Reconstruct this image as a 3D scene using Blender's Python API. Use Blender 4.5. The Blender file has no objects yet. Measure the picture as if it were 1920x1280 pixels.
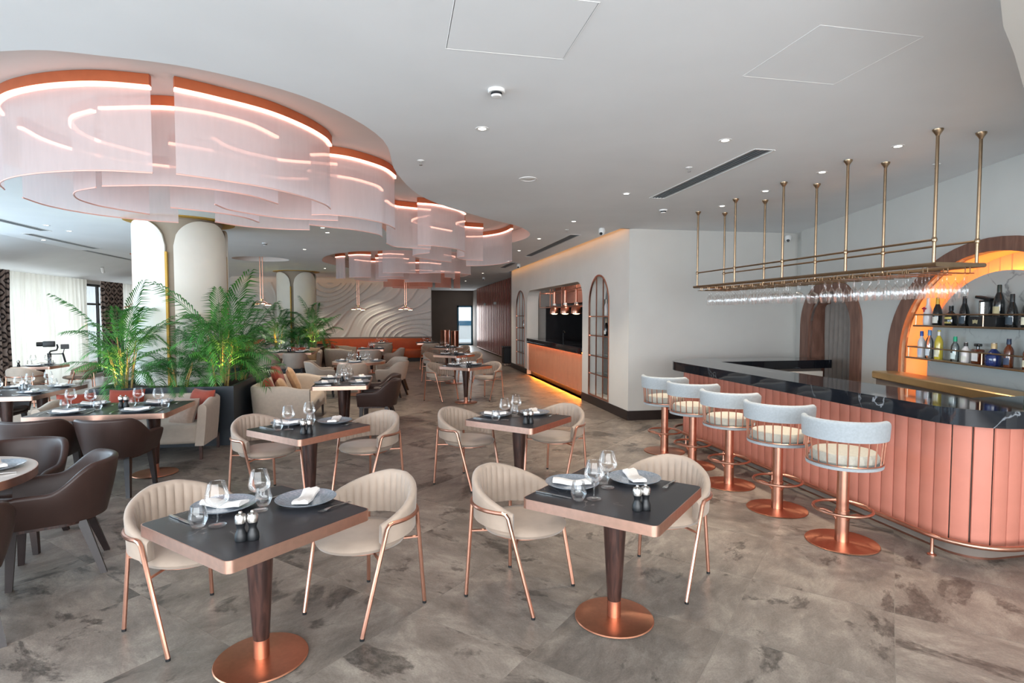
import bpy, bmesh, math, random
from mathutils import Vector, Matrix
from mathutils.geometry import delaunay_2d_cdt
random.seed(7)
R = math.radians
PI = math.pi
sin, cos = math.sin, math.cos
scn = bpy.context.scene
COL = scn.collection

# ------------------------------------------------------------------ camera, world, light, exposure
cam_d = bpy.data.cameras.new('camera'); cam_d.lens = 20.0; cam_d.sensor_width = 36.0
cam_d.clip_start = 0.05; cam_d.clip_end = 200
cam = bpy.data.objects.new('camera', cam_d); COL.objects.link(cam)
cam.location = (0, 0, 1.78); cam.rotation_euler = (R(90 - 2.65), 0, R(-11.3))
scn.camera = cam
scn.view_settings.view_transform = 'Standard'
scn.view_settings.look = 'None'
scn.view_settings.exposure = 0.0
scn.view_settings.gamma = 1.0
scn.view_settings.use_curve_mapping = False
scn.cycles.max_bounces = 8; scn.cycles.diffuse_bounces = 4; scn.cycles.glossy_bounces = 4
scn.cycles.transparent_max_bounces = 12; scn.cycles.transmission_bounces = 6
scn.cycles.caustics_reflective = False; scn.cycles.caustics_refractive = False
scn.cycles.sample_clamp_indirect = 4.0
scn.cycles.use_adaptive_sampling = True; scn.cycles.adaptive_threshold = 0.07; scn.cycles.adaptive_min_samples = 16

w = bpy.data.worlds.new('world'); scn.world = w; w.use_nodes = True
bg = w.node_tree.nodes['Background']; bg.inputs[0].default_value = (0.80, 0.90, 1.0, 1); bg.inputs[1].default_value = 1.6

def area(name, loc, rot, sx, sy, watts, col):
    d = bpy.data.lights.new(name, 'AREA'); d.shape = 'RECTANGLE'; d.size = sx; d.size_y = sy
    d.energy = watts; d.color = col
    o = bpy.data.objects.new(name, d); COL.objects.link(o); o.location = loc; o.rotation_euler = rot
    return o
# daylight in the window openings: the glazed front behind the camera and the glazed left side
area('daylight_front_windows', (-1.6, -3.85, 1.75), (R(90), 0, 0), 12.0, 2.7, 1030, (0.94, 0.97, 1.0))
area('daylight_left_windows', (-8.1, 5.2, 1.55), (R(90), 0, R(-90)), 13.0, 2.4, 560, (0.62, 0.83, 1.0))
area('daylight_curtain_windows', (-9.3, 17.2, 1.6), (R(90), 0, R(-90)), 11.0, 2.8, 270, (0.95, 0.98, 1.0))

area('daylight_far_door', (3.87, 33.5, 1.3), (R(90), 0, R(180)), .7, 2.0, 40, (0.9, 0.96, 1.0))

# ------------------------------------------------------------------ helpers
def srgb(h):
    h = h.lstrip('#'); c = [int(h[i:i+2], 16) / 255 for i in (0, 2, 4)]
    return tuple((x / 12.92 if x <= .04045 else ((x + .055) / 1.055) ** 2.4) for x in c) + (1.0,)

class G:
    def __init__(s): s.v = []; s.f = []
    def add(s, v, f, M=None):
        o = len(s.v)
        if M is not None: v = [tuple(M @ Vector(p)) for p in v]
        s.v += [tuple(p) for p in v]; s.f += [tuple(i + o for i in q) for q in f]; return s
    def box(s, c, d, rz=0, M=None):
        x, y, z = d[0] / 2, d[1] / 2, d[2] / 2
        v = [(-x, -y, -z), (x, -y, -z), (x, y, -z), (-x, y, -z), (-x, -y, z), (x, -y, z), (x, y, z), (-x, y, z)]
        f = [(3, 2, 1, 0), (4, 5, 6, 7), (0, 1, 5, 4), (1, 2, 6, 5), (2, 3, 7, 6), (3, 0, 4, 7)]
        return s.add(v, f, (M or Matrix()) @ Matrix.Translation(c) @ Matrix.Rotation(rz, 4, 'Z'))
    def bx(s, x0, x1, y0, y1, z0, z1):
        return s.box(((x0 + x1) / 2, (y0 + y1) / 2, (z0 + z1) / 2), (abs(x1 - x0), abs(y1 - y0), abs(z1 - z0)))
    def rbox(s, c, d, b=.02, seg=2, rz=0, M=None):
        bm = bmesh.new(); bmesh.ops.create_cube(bm, size=1.0)
        for p in bm.verts: p.co = Vector((p.co.x * d[0], p.co.y * d[1], p.co.z * d[2]))
        bmesh.ops.bevel(bm, geom=bm.edges[:], offset=b, segments=seg, affect='EDGES', profile=.5)
        bm.verts.index_update()
        v = [p.co.copy() for p in bm.verts]; f = [[q.index for q in fc.verts] for fc in bm.faces]; bm.free()
        return s.add(v, f, (M or Matrix()) @ Matrix.Translation(c) @ Matrix.Rotation(rz, 4, 'Z'))
    def lathe(s, prof, n=24, c=(0, 0, 0), M=None):
        v = []; f = []; rings = []
        for r, z in prof:
            if r < 1e-6: rings.append([len(v)]); v.append((0, 0, z))
            else:
                rings.append(list(range(len(v), len(v) + n)))
                v += [(r * cos(2 * PI * k / n), r * sin(2 * PI * k / n), z) for k in range(n)]
        for a, b in zip(rings, rings[1:]):
            if len(a) == 1 and len(b) == 1: continue
            for k in range(n):
                k2 = (k + 1) % n
                if len(a) == 1: f.append((a[0], b[k2], b[k]))
                elif len(b) == 1: f.append((a[k], a[k2], b[0]))
                else: f.append((a[k], a[k2], b[k2], b[k]))
        return s.add(v, f, (M or Matrix()) @ Matrix.Translation(c))
    def cyl(s, r, z0, z1, c=(0, 0), n=24, r2=None):
        r2 = r if r2 is None else r2
        return s.lathe([(0, z0), (r, z0), (r2, z1), (0, z1)], n, (c[0], c[1], 0))
    def tube(s, pts, r, n=8, closed=False, M=None):
        P = [Vector(p) for p in pts]; N = len(P); v = []; f = []
        T = []
        for i in range(N):
            a = P[(i - 1) % N] if (closed or i > 0) else P[i]
            b = P[(i + 1) % N] if (closed or i < N - 1) else P[i]
            T.append((b - a).normalized())
        up = Vector((0, 0, 1)) if abs(T[0].z) < .9 else Vector((1, 0, 0))
        nrm = (up - T[0] * up.dot(T[0])).normalized()
        for i in range(N):
            if i: nrm = (nrm - T[i] * nrm.dot(T[i])).normalized()
            bn = T[i].cross(nrm)
            rr = r[i] if isinstance(r, (list, tuple)) else r
            v += [P[i] + (nrm * cos(2 * PI * k / n) + bn * sin(2 * PI * k / n)) * rr for k in range(n)]
        for i in range(N if closed else N - 1):
            j = (i + 1) % N
            for k in range(n):
                k2 = (k + 1) % n; f.append((i * n + k, j * n + k, j * n + k2, i * n + k2)[::-1])
        if not closed:
            f.append(tuple(range(n))); f.append(tuple(range((N - 1) * n, N * n))[::-1])
        return s.add(v, f, M)
    def loft(s, rows, closed=True, caps=True, M=None):
        n = len(rows[0]); v = [p for r in rows for p in r]; f = []
        for i in range(len(rows) - 1):
            for k in range(n if closed else n - 1):
                k2 = (k + 1) % n
                f.append((i * n + k, i * n + k2, (i + 1) * n + k2, (i + 1) * n + k))
        if caps and closed:
            f.append(tuple(range(n))[::-1]); f.append(tuple(range((len(rows) - 1) * n, len(rows) * n)))
        return s.add(v, f, M)
    def prism(s, poly, z0, z1, M=None):
        n = len(poly); v = [(x, y, z0) for x, y in poly] + [(x, y, z1) for x, y in poly]
        f = [tuple(range(n))[::-1], tuple(range(n, 2 * n))] + [(k, (k + 1) % n, n + (k + 1) % n, n + k) for k in range(n)]
        return s.add(v, f, M)

def obj(name, g, mat, parent=None, loc=None, rot=None, smooth=40, mesh=None):
    if mesh is None:
        mesh = bpy.data.meshes.new(name); mesh.from_pydata(g.v, [], g.f); mesh.validate()
        bm = bmesh.new(); bm.from_mesh(mesh); bmesh.ops.recalc_face_normals(bm, faces=bm.faces); bm.to_mesh(mesh); bm.free()
        if smooth:
            mesh.polygons.foreach_set('use_smooth', [True] * len(mesh.polygons)); mesh.set_sharp_from_angle(angle=R(smooth))
        if mat is not None: mesh.materials.append(mat)
    o = bpy.data.objects.new(name, mesh); COL.objects.link(o)
    if parent is not None: o.parent = parent
    if loc is not None: o.location = loc
    if rot is not None: o.rotation_euler = rot
    return o
def tag(o, label, cat, group=None, kind=None):
    o['label'] = label; o['category'] = cat
    if group: o['group'] = group
    if kind: o['kind'] = kind
    return o
def thing(name, label, cat, loc=(0, 0, 0), rz=0, group=None):
    o = bpy.data.objects.new(name, None); COL.objects.link(o); o.empty_display_size = .1
    o.location = loc; o.rotation_euler = (0, 0, rz); return tag(o, label, cat, group)
def struct(name, g, mat, parent=None, smooth=30):
    o = obj(name, g, mat, parent, smooth=smooth); o['kind'] = 'structure'; return o
KIDS = {}
def kids(o): return [c for c in o.children]
def dup(root, loc, rz, label):
    r = root.copy(); COL.objects.link(r); r.location = loc; r.rotation_euler = (0, 0, rz); r['label'] = label
    for ch in kids(root):
        c = ch.copy(); COL.objects.link(c); c.parent = r
        for gch in kids(ch):
            d = gch.copy(); COL.objects.link(d); d.parent = c
    return r
class Proto:
    """first call hands out the built thing itself, later calls copies of it"""
    def __init__(s, maker): s.maker = maker; s.root = None
    def __call__(s, loc, rz, label, group=None):
        if s.root is None:
            s.root = s.maker(); o = s.root; o.location = loc; o.rotation_euler = (0, 0, rz); o['label'] = label
        else: o = dup(s.root, loc, rz, label)
        if group: o['group'] = group
        return o

def crom(P, sub=6, closed=False):
    P = [Vector(p) for p in P]; n = len(P); out = []
    for i in range(n if closed else n - 1):
        a = P[(i - 1) % n] if (closed or i) else P[0] * 2 - P[1]
        b, c = P[i], P[(i + 1) % n]
        d = P[(i + 2) % n] if (closed or i < n - 2) else P[-1] * 2 - P[-2]
        for k in range(sub):
            t = k / sub
            out.append(.5 * ((2 * b) + (c - a) * t + (2 * a - 5 * b + 4 * c - d) * t * t + (3 * b - a - 3 * c + d) * t ** 3))
    if not closed: out.append(P[-1])
    return out
def inpoly(p, poly):
    x, y = p; r = False; n = len(poly)
    for i in range(n):
        x1, y1 = poly[i]; x2, y2 = poly[(i + 1) % n]
        if (y1 > y) != (y2 > y) and x < (x2 - x1) * (y - y1) / (y2 - y1) + x1: r = not r
    return r
def poly_holes(outer, holes):
    vs = []; es = []
    for L in [outer] + holes:
        o = len(vs); vs += [Vector((p[0], p[1])) for p in L]; es += [(o + i, o + (i + 1) % len(L)) for i in range(len(L))]
    v, e, f, _, _, _ = delaunay_2d_cdt(vs, es, [], 0, 1e-5)
    out = []
    for t in f:
        c = sum((v[i] for i in t), Vector((0, 0))) / len(t)
        if inpoly(c, outer) and not any(inpoly(c, h) for h in holes): out.append(tuple(t))
    return [tuple(p) for p in v], out

# ------------------------------------------------------------------ materials
def newmat(name):
    m = bpy.data.materials.new(name); m.use_nodes = True
    return m, m.node_tree.nodes, m.node_tree.links, m.node_tree.nodes['Principled BSDF']
def pbr(name, col, rough=.5, metal=0, var=.0, scale=8, bump=0, bscale=60, spec=None, sheen=0, col2=None, aniso=0, coat=0):
    m, N, L, b = newmat(name); c = srgb(col) if isinstance(col, str) else col
    b.inputs['Base Color'].default_value = c; b.inputs['Roughness'].default_value = rough; b.inputs['Metallic'].default_value = metal
    if spec is not None: b.inputs['Specular IOR Level'].default_value = spec
    if sheen: b.inputs['Sheen Weight'].default_value = sheen; b.inputs['Sheen Roughness'].default_value = .4
    if coat: b.inputs['Coat Weight'].default_value = coat; b.inputs['Coat Roughness'].default_value = .08
    if var or col2 or bump: tc = N.new('ShaderNodeTexCoord')
    if var or col2:
        n = N.new('ShaderNodeTexNoise'); n.inputs['Scale'].default_value = scale; n.inputs['Detail'].default_value = 5
        L.new(tc.outputs['Object'], n.inputs['Vector'])
        r = N.new('ShaderNodeValToRGB'); r.color_ramp.elements[0].position = .32; r.color_ramp.elements[1].position = .68
        c2 = srgb(col2) if col2 else tuple(min(1, x * (1 + var)) for x in c[:3]) + (1,)
        c1 = c if col2 else tuple(x * (1 - var) for x in c[:3]) + (1,)
        r.color_ramp.elements[0].color = c1; r.color_ramp.elements[1].color = c2
        L.new(n.outputs['Fac'], r.inputs['Fac']); L.new(r.outputs['Color'], b.inputs['Base Color'])
    if bump:
        n2 = N.new('ShaderNodeTexNoise'); n2.inputs['Scale'].default_value = bscale; n2.inputs['Detail'].default_value = 3
        L.new(tc.outputs['Object'], n2.inputs['Vector'])
        bp = N.new('ShaderNodeBump'); bp.inputs['Strength'].default_value = bump; bp.inputs['Distance'].default_value = .01
        L.new(n2.outputs['Fac'], bp.inputs['Height']); L.new(bp.outputs['Normal'], b.inputs['Normal'])
    if aniso:
        b.inputs['Anisotropic'].default_value = aniso
        t = N.new('ShaderNodeTangent'); t.direction_type = 'RADIAL'; t.axis = 'Z'; L.new(t.outputs['Tangent'], b.inputs['Tangent'])
    return m
def emit(name, col, s):
    m, N, L, b = newmat(name); b.inputs['Base Color'].default_value = (0, 0, 0, 1)
    b.inputs['Emission Color'].default_value = srgb(col); b.inputs['Emission Strength'].default_value = s
    return m
def sheer(name, col, alpha, trans):
    """sheer cloth: part open weave, part lit through, part lit from the front"""
    m, N, L, b = newmat(name); N.remove(b); out = N['Material Output']
    t = N.new('ShaderNodeBsdfTransparent'); d = N.new('ShaderNodeBsdfDiffuse'); tr = N.new('ShaderNodeBsdfTranslucent')
    tc = N.new('ShaderNodeTexCoord'); wv = N.new('ShaderNodeTexNoise'); wv.inputs['Scale'].default_value = 30; wv.inputs['Detail'].default_value = 4
    mp = N.new('ShaderNodeMapping'); mp.inputs['Scale'].default_value = (1, 1, .15)
    L.new(tc.outputs['Object'], mp.inputs['Vector']); L.new(mp.outputs['Vector'], wv.inputs['Vector'])
    rp = N.new('ShaderNodeValToRGB'); c = srgb(col)
    rp.color_ramp.elements[0].color = tuple(x * .88 for x in c[:3]) + (1,); rp.color_ramp.elements[1].color = c
    L.new(wv.outputs['Fac'], rp.inputs['Fac'])
    for n in (d, tr): L.new(rp.outputs['Color'], n.inputs['Color'])
    m1 = N.new('ShaderNodeMixShader'); m1.inputs[0].default_value = trans; L.new(d.outputs[0], m1.inputs[1]); L.new(tr.outputs[0], m1.inputs[2])
    m2 = N.new('ShaderNodeMixShader'); m2.inputs[0].default_value = alpha; L.new(t.outputs[0], m2.inputs[1]); L.new(m1.outputs[0], m2.inputs[2])
    L.new(m2.outputs[0], out.inputs['Surface']); return m
def thin_glass(name, tint='#ffffff', rim=.22, base=.02):
    """thin-walled glass: clear, with reflection rising at grazing angles"""
    m, N, L, b = newmat(name); N.remove(b); out = N['Material Output']
    t = N.new('ShaderNodeBsdfTransparent'); t.inputs['Color'].default_value = srgb(tint)
    g = N.new('ShaderNodeBsdfGlossy'); g.inputs['Roughness'].default_value = .02; g.inputs['Color'].default_value = (1, 1, 1, 1)
    lw = N.new('ShaderNodeFresnel'); lw.inputs['IOR'].default_value = 1.55
    mr = N.new('ShaderNodeMapRange'); mr.inputs[1].default_value = 0; mr.inputs[2].default_value = 1; mr.inputs[3].default_value = base; mr.inputs[4].default_value = base + rim * 2.4
    L.new(lw.outputs[0], mr.inputs[0])
    mx = N.new('ShaderNodeMixShader'); L.new(mr.outputs[0], mx.inputs[0]); L.new(t.outputs[0], mx.inputs[1]); L.new(g.outputs[0], mx.inputs[2])
    L.new(mx.outputs[0], out.inputs['Surface']); return m
def veined(name, base, vein, rough, scale=2.0, width=.035, base2=None, coat=0, amount=1.0):
    m, N, L, b = newmat(name); tc = N.new('ShaderNodeTexCoord'); b.inputs['Roughness'].default_value = rough
    if coat: b.inputs['Coat Weight'].default_value = coat; b.inputs['Coat Roughness'].default_value = .03
    n = N.new('ShaderNodeTexNoise'); n.inputs['Scale'].default_value = scale; n.inputs['Detail'].default_value = 6; n.inputs['Distortion'].default_value = 1.4
    L.new(tc.outputs['Object'], n.inputs['Vector'])
    s = N.new('ShaderNodeMath'); s.operation = 'SUBTRACT'; s.inputs[1].default_value = .5; L.new(n.outputs['Fac'], s.inputs[0])
    a = N.new('ShaderNodeMath'); a.operation = 'ABSOLUTE'; L.new(s.outputs[0], a.inputs[0])
    r = N.new('ShaderNodeValToRGB'); r.color_ramp.elements[0].position = 0; r.color_ramp.elements[0].color = (amount,) * 3 + (1,)
    r.color_ramp.elements[1].position = width; r.color_ramp.elements[1].color = (0, 0, 0, 1); L.new(a.outputs[0], r.inputs['Fac'])
    n2 = N.new('ShaderNodeTexNoise'); n2.inputs['Scale'].default_value = scale * .8; n2.inputs['Detail'].default_value = 2; L.new(tc.outputs['Object'], n2.inputs['Vector'])
    r2 = N.new('ShaderNodeValToRGB'); r2.color_ramp.elements[0].position = .5; r2.color_ramp.elements[1].position = .64; L.new(n2.outputs['Fac'], r2.inputs['Fac'])
    mu = N.new('ShaderNodeMath'); mu.operation = 'MULTIPLY'; L.new(r.outputs[0], mu.inputs[0]); L.new(r2.outputs[0], mu.inputs[1])
    n3 = N.new('ShaderNodeTexNoise'); n3.inputs['Scale'].default_value = scale * 1.7; n3.inputs['Detail'].default_value = 6; L.new(tc.outputs['Object'], n3.inputs['Vector'])
    mb = N.new('ShaderNodeMix'); mb.data_type = 'RGBA'; mb.inputs[6].default_value = srgb(base); mb.inputs[7].default_value = srgb(base2 or base); L.new(n3.outputs['Fac'], mb.inputs[0])
    mx = N.new('ShaderNodeMix'); mx.data_type = 'RGBA'; mx.inputs[7].default_value = srgb(vein)
    L.new(mu.outputs[0], mx.inputs[0]); L.new(mb.outputs[2], mx.inputs[6]); L.new(mx.outputs[2], b.inputs['Base Color']); return m
def wood(name, c1, c2, rough=.45, scale=(14, 14, 1.6)):
    m, N, L, b = newmat(name); b.inputs['Roughness'].default_value = rough
    tc = N.new('ShaderNodeTexCoord'); mp = N.new('ShaderNodeMapping'); mp.inputs['Scale'].default_value = scale
    n = N.new('ShaderNodeTexNoise'); n.inputs['Scale'].default_value = 3; n.inputs['Detail'].default_value = 6; n.inputs['Distortion'].default_value = .8
    r = N.new('ShaderNodeValToRGB'); r.color_ramp.elements[0].color = srgb(c1); r.color_ramp.elements[1].color = srgb(c2)
    r.color_ramp.elements[0].position = .35; r.color_ramp.elements[1].position = .65
    L.new(tc.outputs['Object'], mp.inputs['Vector']); L.new(mp.outputs['Vector'], n.inputs['Vector']); L.new(n.outputs['Fac'], r.inputs['Fac']); L.new(r.outputs['Color'], b.inputs['Base Color'])
    return m
def slate():
    m, N, L, b = newmat('slate_tile')
    tc = N.new('ShaderNodeTexCoord'); oi = N.new('ShaderNodeObjectInfo'); g = N.new('ShaderNodeNewGeometry')
    k = N.new('ShaderNodeMath'); k.operation = 'MULTIPLY'; k.inputs[1].default_value = 37.0; L.new(oi.outputs['Random'], k.inputs[0])
    cb = N.new('ShaderNodeCombineXYZ'); L.new(k.outputs[0], cb.inputs[0]); L.new(k.outputs[0], cb.inputs[1])
    ad = N.new('ShaderNodeVectorMath'); ad.operation = 'ADD'; L.new(tc.outputs['Object'], ad.inputs[0]); L.new(cb.outputs[0], ad.inputs[1])
    mp = N.new('ShaderNodeMapping'); mp.inputs['Scale'].default_value = (1.0, 1.7, 1); mp.inputs['Rotation'].default_value = (0, 0, .7); L.new(ad.outputs[0], mp.inputs['Vector'])
    def noise(sc, det, dist, ro=.5):
        n = N.new('ShaderNodeTexNoise'); n.inputs['Scale'].default_value = sc; n.inputs['Detail'].default_value = det; n.inputs['Distortion'].default_value = dist
        n.inputs['Roughness'].default_value = ro; L.new(mp.outputs['Vector'], n.inputs['Vector']); return n
    n1 = noise(2.6, 12, .35, .74); r1 = N.new('ShaderNodeValToRGB'); L.new(n1.outputs['Fac'], r1.inputs['Fac'])
    e = r1.color_ramp.elements; e[0].position = .30; e[0].color = srgb('#6a625a'); e[1].position = .70; e[1].color = srgb('#aea498')
    x = e.new(.5); x.color = srgb('#8a8077')
    n2 = noise(1.7, 10, .5, .66); r2 = N.new('ShaderNodeValToRGB'); L.new(n2.outputs['Fac'], r2.inputs['Fac'])
    r2.color_ramp.elements[0].position = .555; r2.color_ramp.elements[0].color = (0, 0, 0, 1); r2.color_ramp.elements[1].position = .60; r2.color_ramp.elements[1].color = (1, 1, 1, 1)
    n3 = noise(16, 6, .3, .7); r3 = N.new('ShaderNodeValToRGB'); L.new(n3.outputs['Fac'], r3.inputs['Fac'])
    r3.color_ramp.elements[0].position = .3; r3.color_ramp.elements[0].color = (.35, .35, .35, 1); r3.color_ramp.elements[1].position = .6; r3.color_ramp.elements[1].color = (1, 1, 1, 1)
    mu = N.new('ShaderNodeMath'); mu.operation = 'MULTIPLY'; L.new(r2.outputs[0], mu.inputs[0]); L.new(r3.outputs[0], mu.inputs[1])
    mu2 = N.new('ShaderNodeMath'); mu2.operation = 'MULTIPLY'; mu2.inputs[1].default_value = .85; L.new(mu.outputs[0], mu2.inputs[0])
    mx = N.new('ShaderNodeMix'); mx.data_type = 'RGBA'; mx.inputs[7].default_value = srgb('#423d38'); L.new(mu2.outputs[0], mx.inputs[0]); L.new(r1.outputs['Color'], mx.inputs[6])
    n4 = noise(70, 4, .2, .7); m4 = N.new('ShaderNodeMix'); m4.data_type = 'RGBA'; m4.blend_type = 'OVERLAY'; m4.inputs[0].default_value = .45; L.new(mx.outputs[2], m4.inputs[6]); L.new(n4.outputs['Fac'], m4.inputs[7])
    hv = N.new('ShaderNodeHueSaturation'); vv = N.new('ShaderNodeMapRange'); vv.inputs[3].default_value = .86; vv.inputs[4].default_value = 1.1
    L.new(oi.outputs['Random'], vv.inputs[0]); L.new(vv.outputs[0], hv.inputs['Value']); L.new(m4.outputs[2], hv.inputs['Color'])
    L.new(hv.outputs['Color'], b.inputs['Base Color'])
    rr = N.new('ShaderNodeMapRange'); rr.inputs[3].default_value = .26; rr.inputs[4].default_value = .46; L.new(n3.outputs['Fac'], rr.inputs[0]); L.new(rr.outputs[0], b.inputs['Roughness'])
    bp = N.new('ShaderNodeBump'); bp.inputs['Strength'].default_value = .12; bp.inputs['Distance'].default_value = .01; L.new(n1.outputs['Fac'], bp.inputs['Height']); L.new(bp.outputs['Normal'], b.inputs['Normal'])
    return m
def ikat():
    m, N, L, b = newmat('patterned_drape'); b.inputs['Roughness'].default_value = .9
    tc = N.new('ShaderNodeTexCoord'); sx = N.new('ShaderNodeSeparateXYZ'); L.new(tc.outputs['Object'], sx.inputs[0])
    def tri(sock, per):
        a = N.new('ShaderNodeMath'); a.operation = 'PINGPONG'; a.inputs[1].default_value = per / 2; L.new(sock, a.inputs[0])
        d = N.new('ShaderNodeMath'); d.operation = 'DIVIDE'; d.inputs[1].default_value = per / 2; L.new(a.outputs[0], d.inputs[0]); return d.outputs[0]
    s = N.new('ShaderNodeMath'); s.operation = 'ADD'; L.new(tri(sx.outputs['Y'], .34), s.inputs[0]); L.new(tri(sx.outputs['Z'], .5), s.inputs[1])
    f = N.new('ShaderNodeMath'); f.operation = 'PINGPONG'; f.inputs[1].default_value = .5; L.new(s.outputs[0], f.inputs[0])
    r = N.new('ShaderNodeValToRGB'); r.color_ramp.interpolation = 'CONSTANT'; e = r.color_ramp.elements
    e[0].position = 0; e[0].color = srgb('#9a8a82'); e[1].position = .16; e[1].color = srgb('#2a211f'); x = e.new(.34); x.color = srgb('#8d7b72')
    L.new(f.outputs[0], r.inputs['Fac']); L.new(r.outputs['Color'], b.inputs['Base Color']); return m

M_ = dict(
 ceiling=pbr('ceiling_plaster', '#eceef0', .9, var=.02, scale=1.5), wall=pbr('wall_paint', '#cfcdc8', .85, var=.02, scale=2, bump=.03, bscale=200),
 passwall=pbr('pass_wall_plaster', '#e6e0d8', .85, var=.02, scale=2), recess=pbr('recess_plaster', '#e2d8d2', .9, var=.02, scale=2),
 relief=pbr('relief_plaster', '#d9d6d0', .85, var=.02, scale=3), dark_wall=pbr('brown_grey_wall', '#7c7068', .8, var=.04, scale=2),
 skirt=pbr('dark_skirting', '#2e2523', .45, var=.08), grout=pbr('grout', '#9c938a', .9, var=.1, scale=20), slate=slate(),
 copper=pbr('copper_tube', '#d7a08a', .28, 1, var=.04, scale=20), copper_b=pbr('brushed_copper', '#c98c70', .30, 1, var=.05, scale=40, aniso=.75),
 copper_band=pbr('copper_band', '#e0b5a2', .32, 1, var=.05, scale=30), rail_copper=pbr('copper_rail_paint', '#c96f47', .5, .35, var=.05, scale=12),
 brass=pbr('aged_brass', '#a48c72', .28, 1, var=.06, scale=15), bright_brass=pbr('bright_brass', '#e2c28e', .38, 1, var=.05, scale=9), steel=pbr('brushed_steel', '#c9c7c4', .25, 1, var=.04, scale=40),
 walnut=wood('dark_stained_wood', '#2c1b18', '#4d322b', .35), arch_wood=wood('arch_wood', '#6f4b3d', '#8a6353', .5, (4, 4, .8)),
 tabletop=veined('dark_stone_top', '#2a292c', '#cfc6bd', .3, 1.7, .006, '#343236'), marble_top=veined('pale_marble_top', '#d8cfc6', '#6d625b', .25, 2.2, .02, '#c9beb4'),
 bar_top=veined('black_polished_marble', '#15171c', '#9aa0a8', .06, 1.5, .012, '#1e2229', amount=.8), back_marble=veined('grey_veined_marble', '#c8cac6', '#77777a', .3, 1.4, .016, '#b4b8b5'),
 velvet=pbr('beige_velvet', '#ad9b8c', .75, sheen=.3, var=.09, scale=7, bump=.05, bscale=300), espresso=pbr('espresso_wood', '#241918', .4, var=.15, scale=14), leather=pbr('brown_leather', '#3b2924', .42, var=.06, scale=12, bump=.08, bscale=260, spec=.5),
 leather_b=pbr('greige_leather', '#b5a699', .5, var=.04, scale=12, bump=.06, bscale=260), sofa=pbr('beige_sofa_fabric', '#bdae9f', .85, sheen=.2, var=.05, scale=20, bump=.15, bscale=400),
 stool=pbr('grey_wool', '#a9b0b5', .9, sheen=.15, var=.07, scale=60, bump=.3, bscale=500), stool_seat=pbr('cream_wool', '#bfb9ac', .9, sheen=.15, var=.06, scale=60, bump=.3, bscale=500),
 rust=pbr('rust_cushion', '#913b28', .85, sheen=.2, var=.08, scale=20, bump=.2, bscale=400), tan=pbr('tan_cushion', '#b5906a', .8, sheen=.3, var=.1, scale=20, bump=.2, bscale=400), taupe_c=pbr('taupe_cushion', '#a89080', .85, sheen=.3, var=.1, scale=20),
 orange=pbr('orange_leather', '#b8501e', .5, var=.06, scale=6), salmon=pbr('salmon_leather', '#d28572', .5, var=.04, scale=6, bump=.04, bscale=300), niche_board=pbr('niche_board_wood', '#ecb48c', .6, var=.03, scale=6), orange_panel=pbr('apricot_panel', '#e09a75', .6, var=.03, scale=6),
 planter=pbr('blue_black_lacquer', '#232b33', .35, var=.06, scale=8), soil=pbr('potting_soil', '#3a2c22', .95, var=.3, scale=60, bump=.6, bscale=80),
 leaf=pbr('palm_leaf', '#2b6a2c', .45, col2='#51903c', scale=3), leaf_d=pbr('palm_leaf_deep', '#23592b', .45, col2='#3f8338', scale=3), cane=pbr('palm_cane', '#a98a4e', .6, var=.2, scale=30),
 plate=pbr('blue_grey_stoneware', '#7f8b98', .22, col2='#a3aab4', scale=90, coat=.4), napkin=pbr('white_linen', '#f0ece8', .9, var=.03, scale=30, bump=.1, bscale=300),
 glass=thin_glass('clear_glass', '#ffffff', .20, .015), pane=thin_glass('window_pane', '#f2f8fa', .2), matte_black=pbr('matte_black', '#17191c', .42, var=.1, scale=20), black_metal=pbr('black_metal', '#202124', .4, .6, var=.05),
 white_plastic=pbr('white_plastic', '#e9e8e6', .45, var=.02), grey_metal=pbr('grille_metal', '#7f858b', .5, .4, var=.05), dark_gap=pbr('dark_duct', '#1b1d20', .9, var=.1),
 sheer_c=sheer('sheer_curtain', '#f4f1e8', .93, .6), chand=sheer('chandelier_sheer', '#e6dbdb', .76, .45), chand_o=sheer('chandelier_sheer_coral', '#f2a690', .7, .5), hem=pbr('sheer_hem', '#e3b8ad', .8, var=.05),
 led_pink=emit('pink_led', '#ffb09a', 5), led_orange=emit('orange_led', '#ff9433', 16), led_floor=emit('floor_wash_led', '#ff8f2a', 110), led_niche=emit('niche_led', '#ffad4e', 40), led_warm=emit('warm_lamp', '#ffe0ae', 12), led_white=emit('white_lamp', '#fff6e6', 10), led_cove=emit('cove_led', '#ffb264', 3),
 gold=pbr('gold_paint', '#c59a3f', .5, .2, var=.06, scale=6), cream=pbr('cream_shell', '#ece7de', .6, var=.02, scale=4), taupe=pbr('taupe_core', '#a89b8b', .7, var=.05, scale=4),
 drape=pbr('grey_brown_drape', '#8f857e', .9, sheen=.2, var=.06, scale=10), ikat=ikat(), slat=pbr('burgundy_slat', '#a5564b', .35, .3, var=.12, scale=4), mirror=pbr('smoked_mirror', '#8d8a87', .06, 1, var=.03),
 amber=pbr('amber_mirror', '#8a6230', .1, 1, var=.08), kitchen=pbr('kitchen_wall', '#a8a6a3', .6, var=.03), black_tile=pbr('black_tile', '#232327', .3, var=.12, scale=6), terrace=pbr('terrace', '#e8e6e2', .8, var=.03), seablue=pbr('blue_parapet', '#3f6f88', .6, var=.08),
)
# ------------------------------------------------------------------ the setting
CZ = 3.22          # ceiling height
RZ = 3.44          # ceiling of the light recesses
S2 = math.sqrt(.5)
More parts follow.
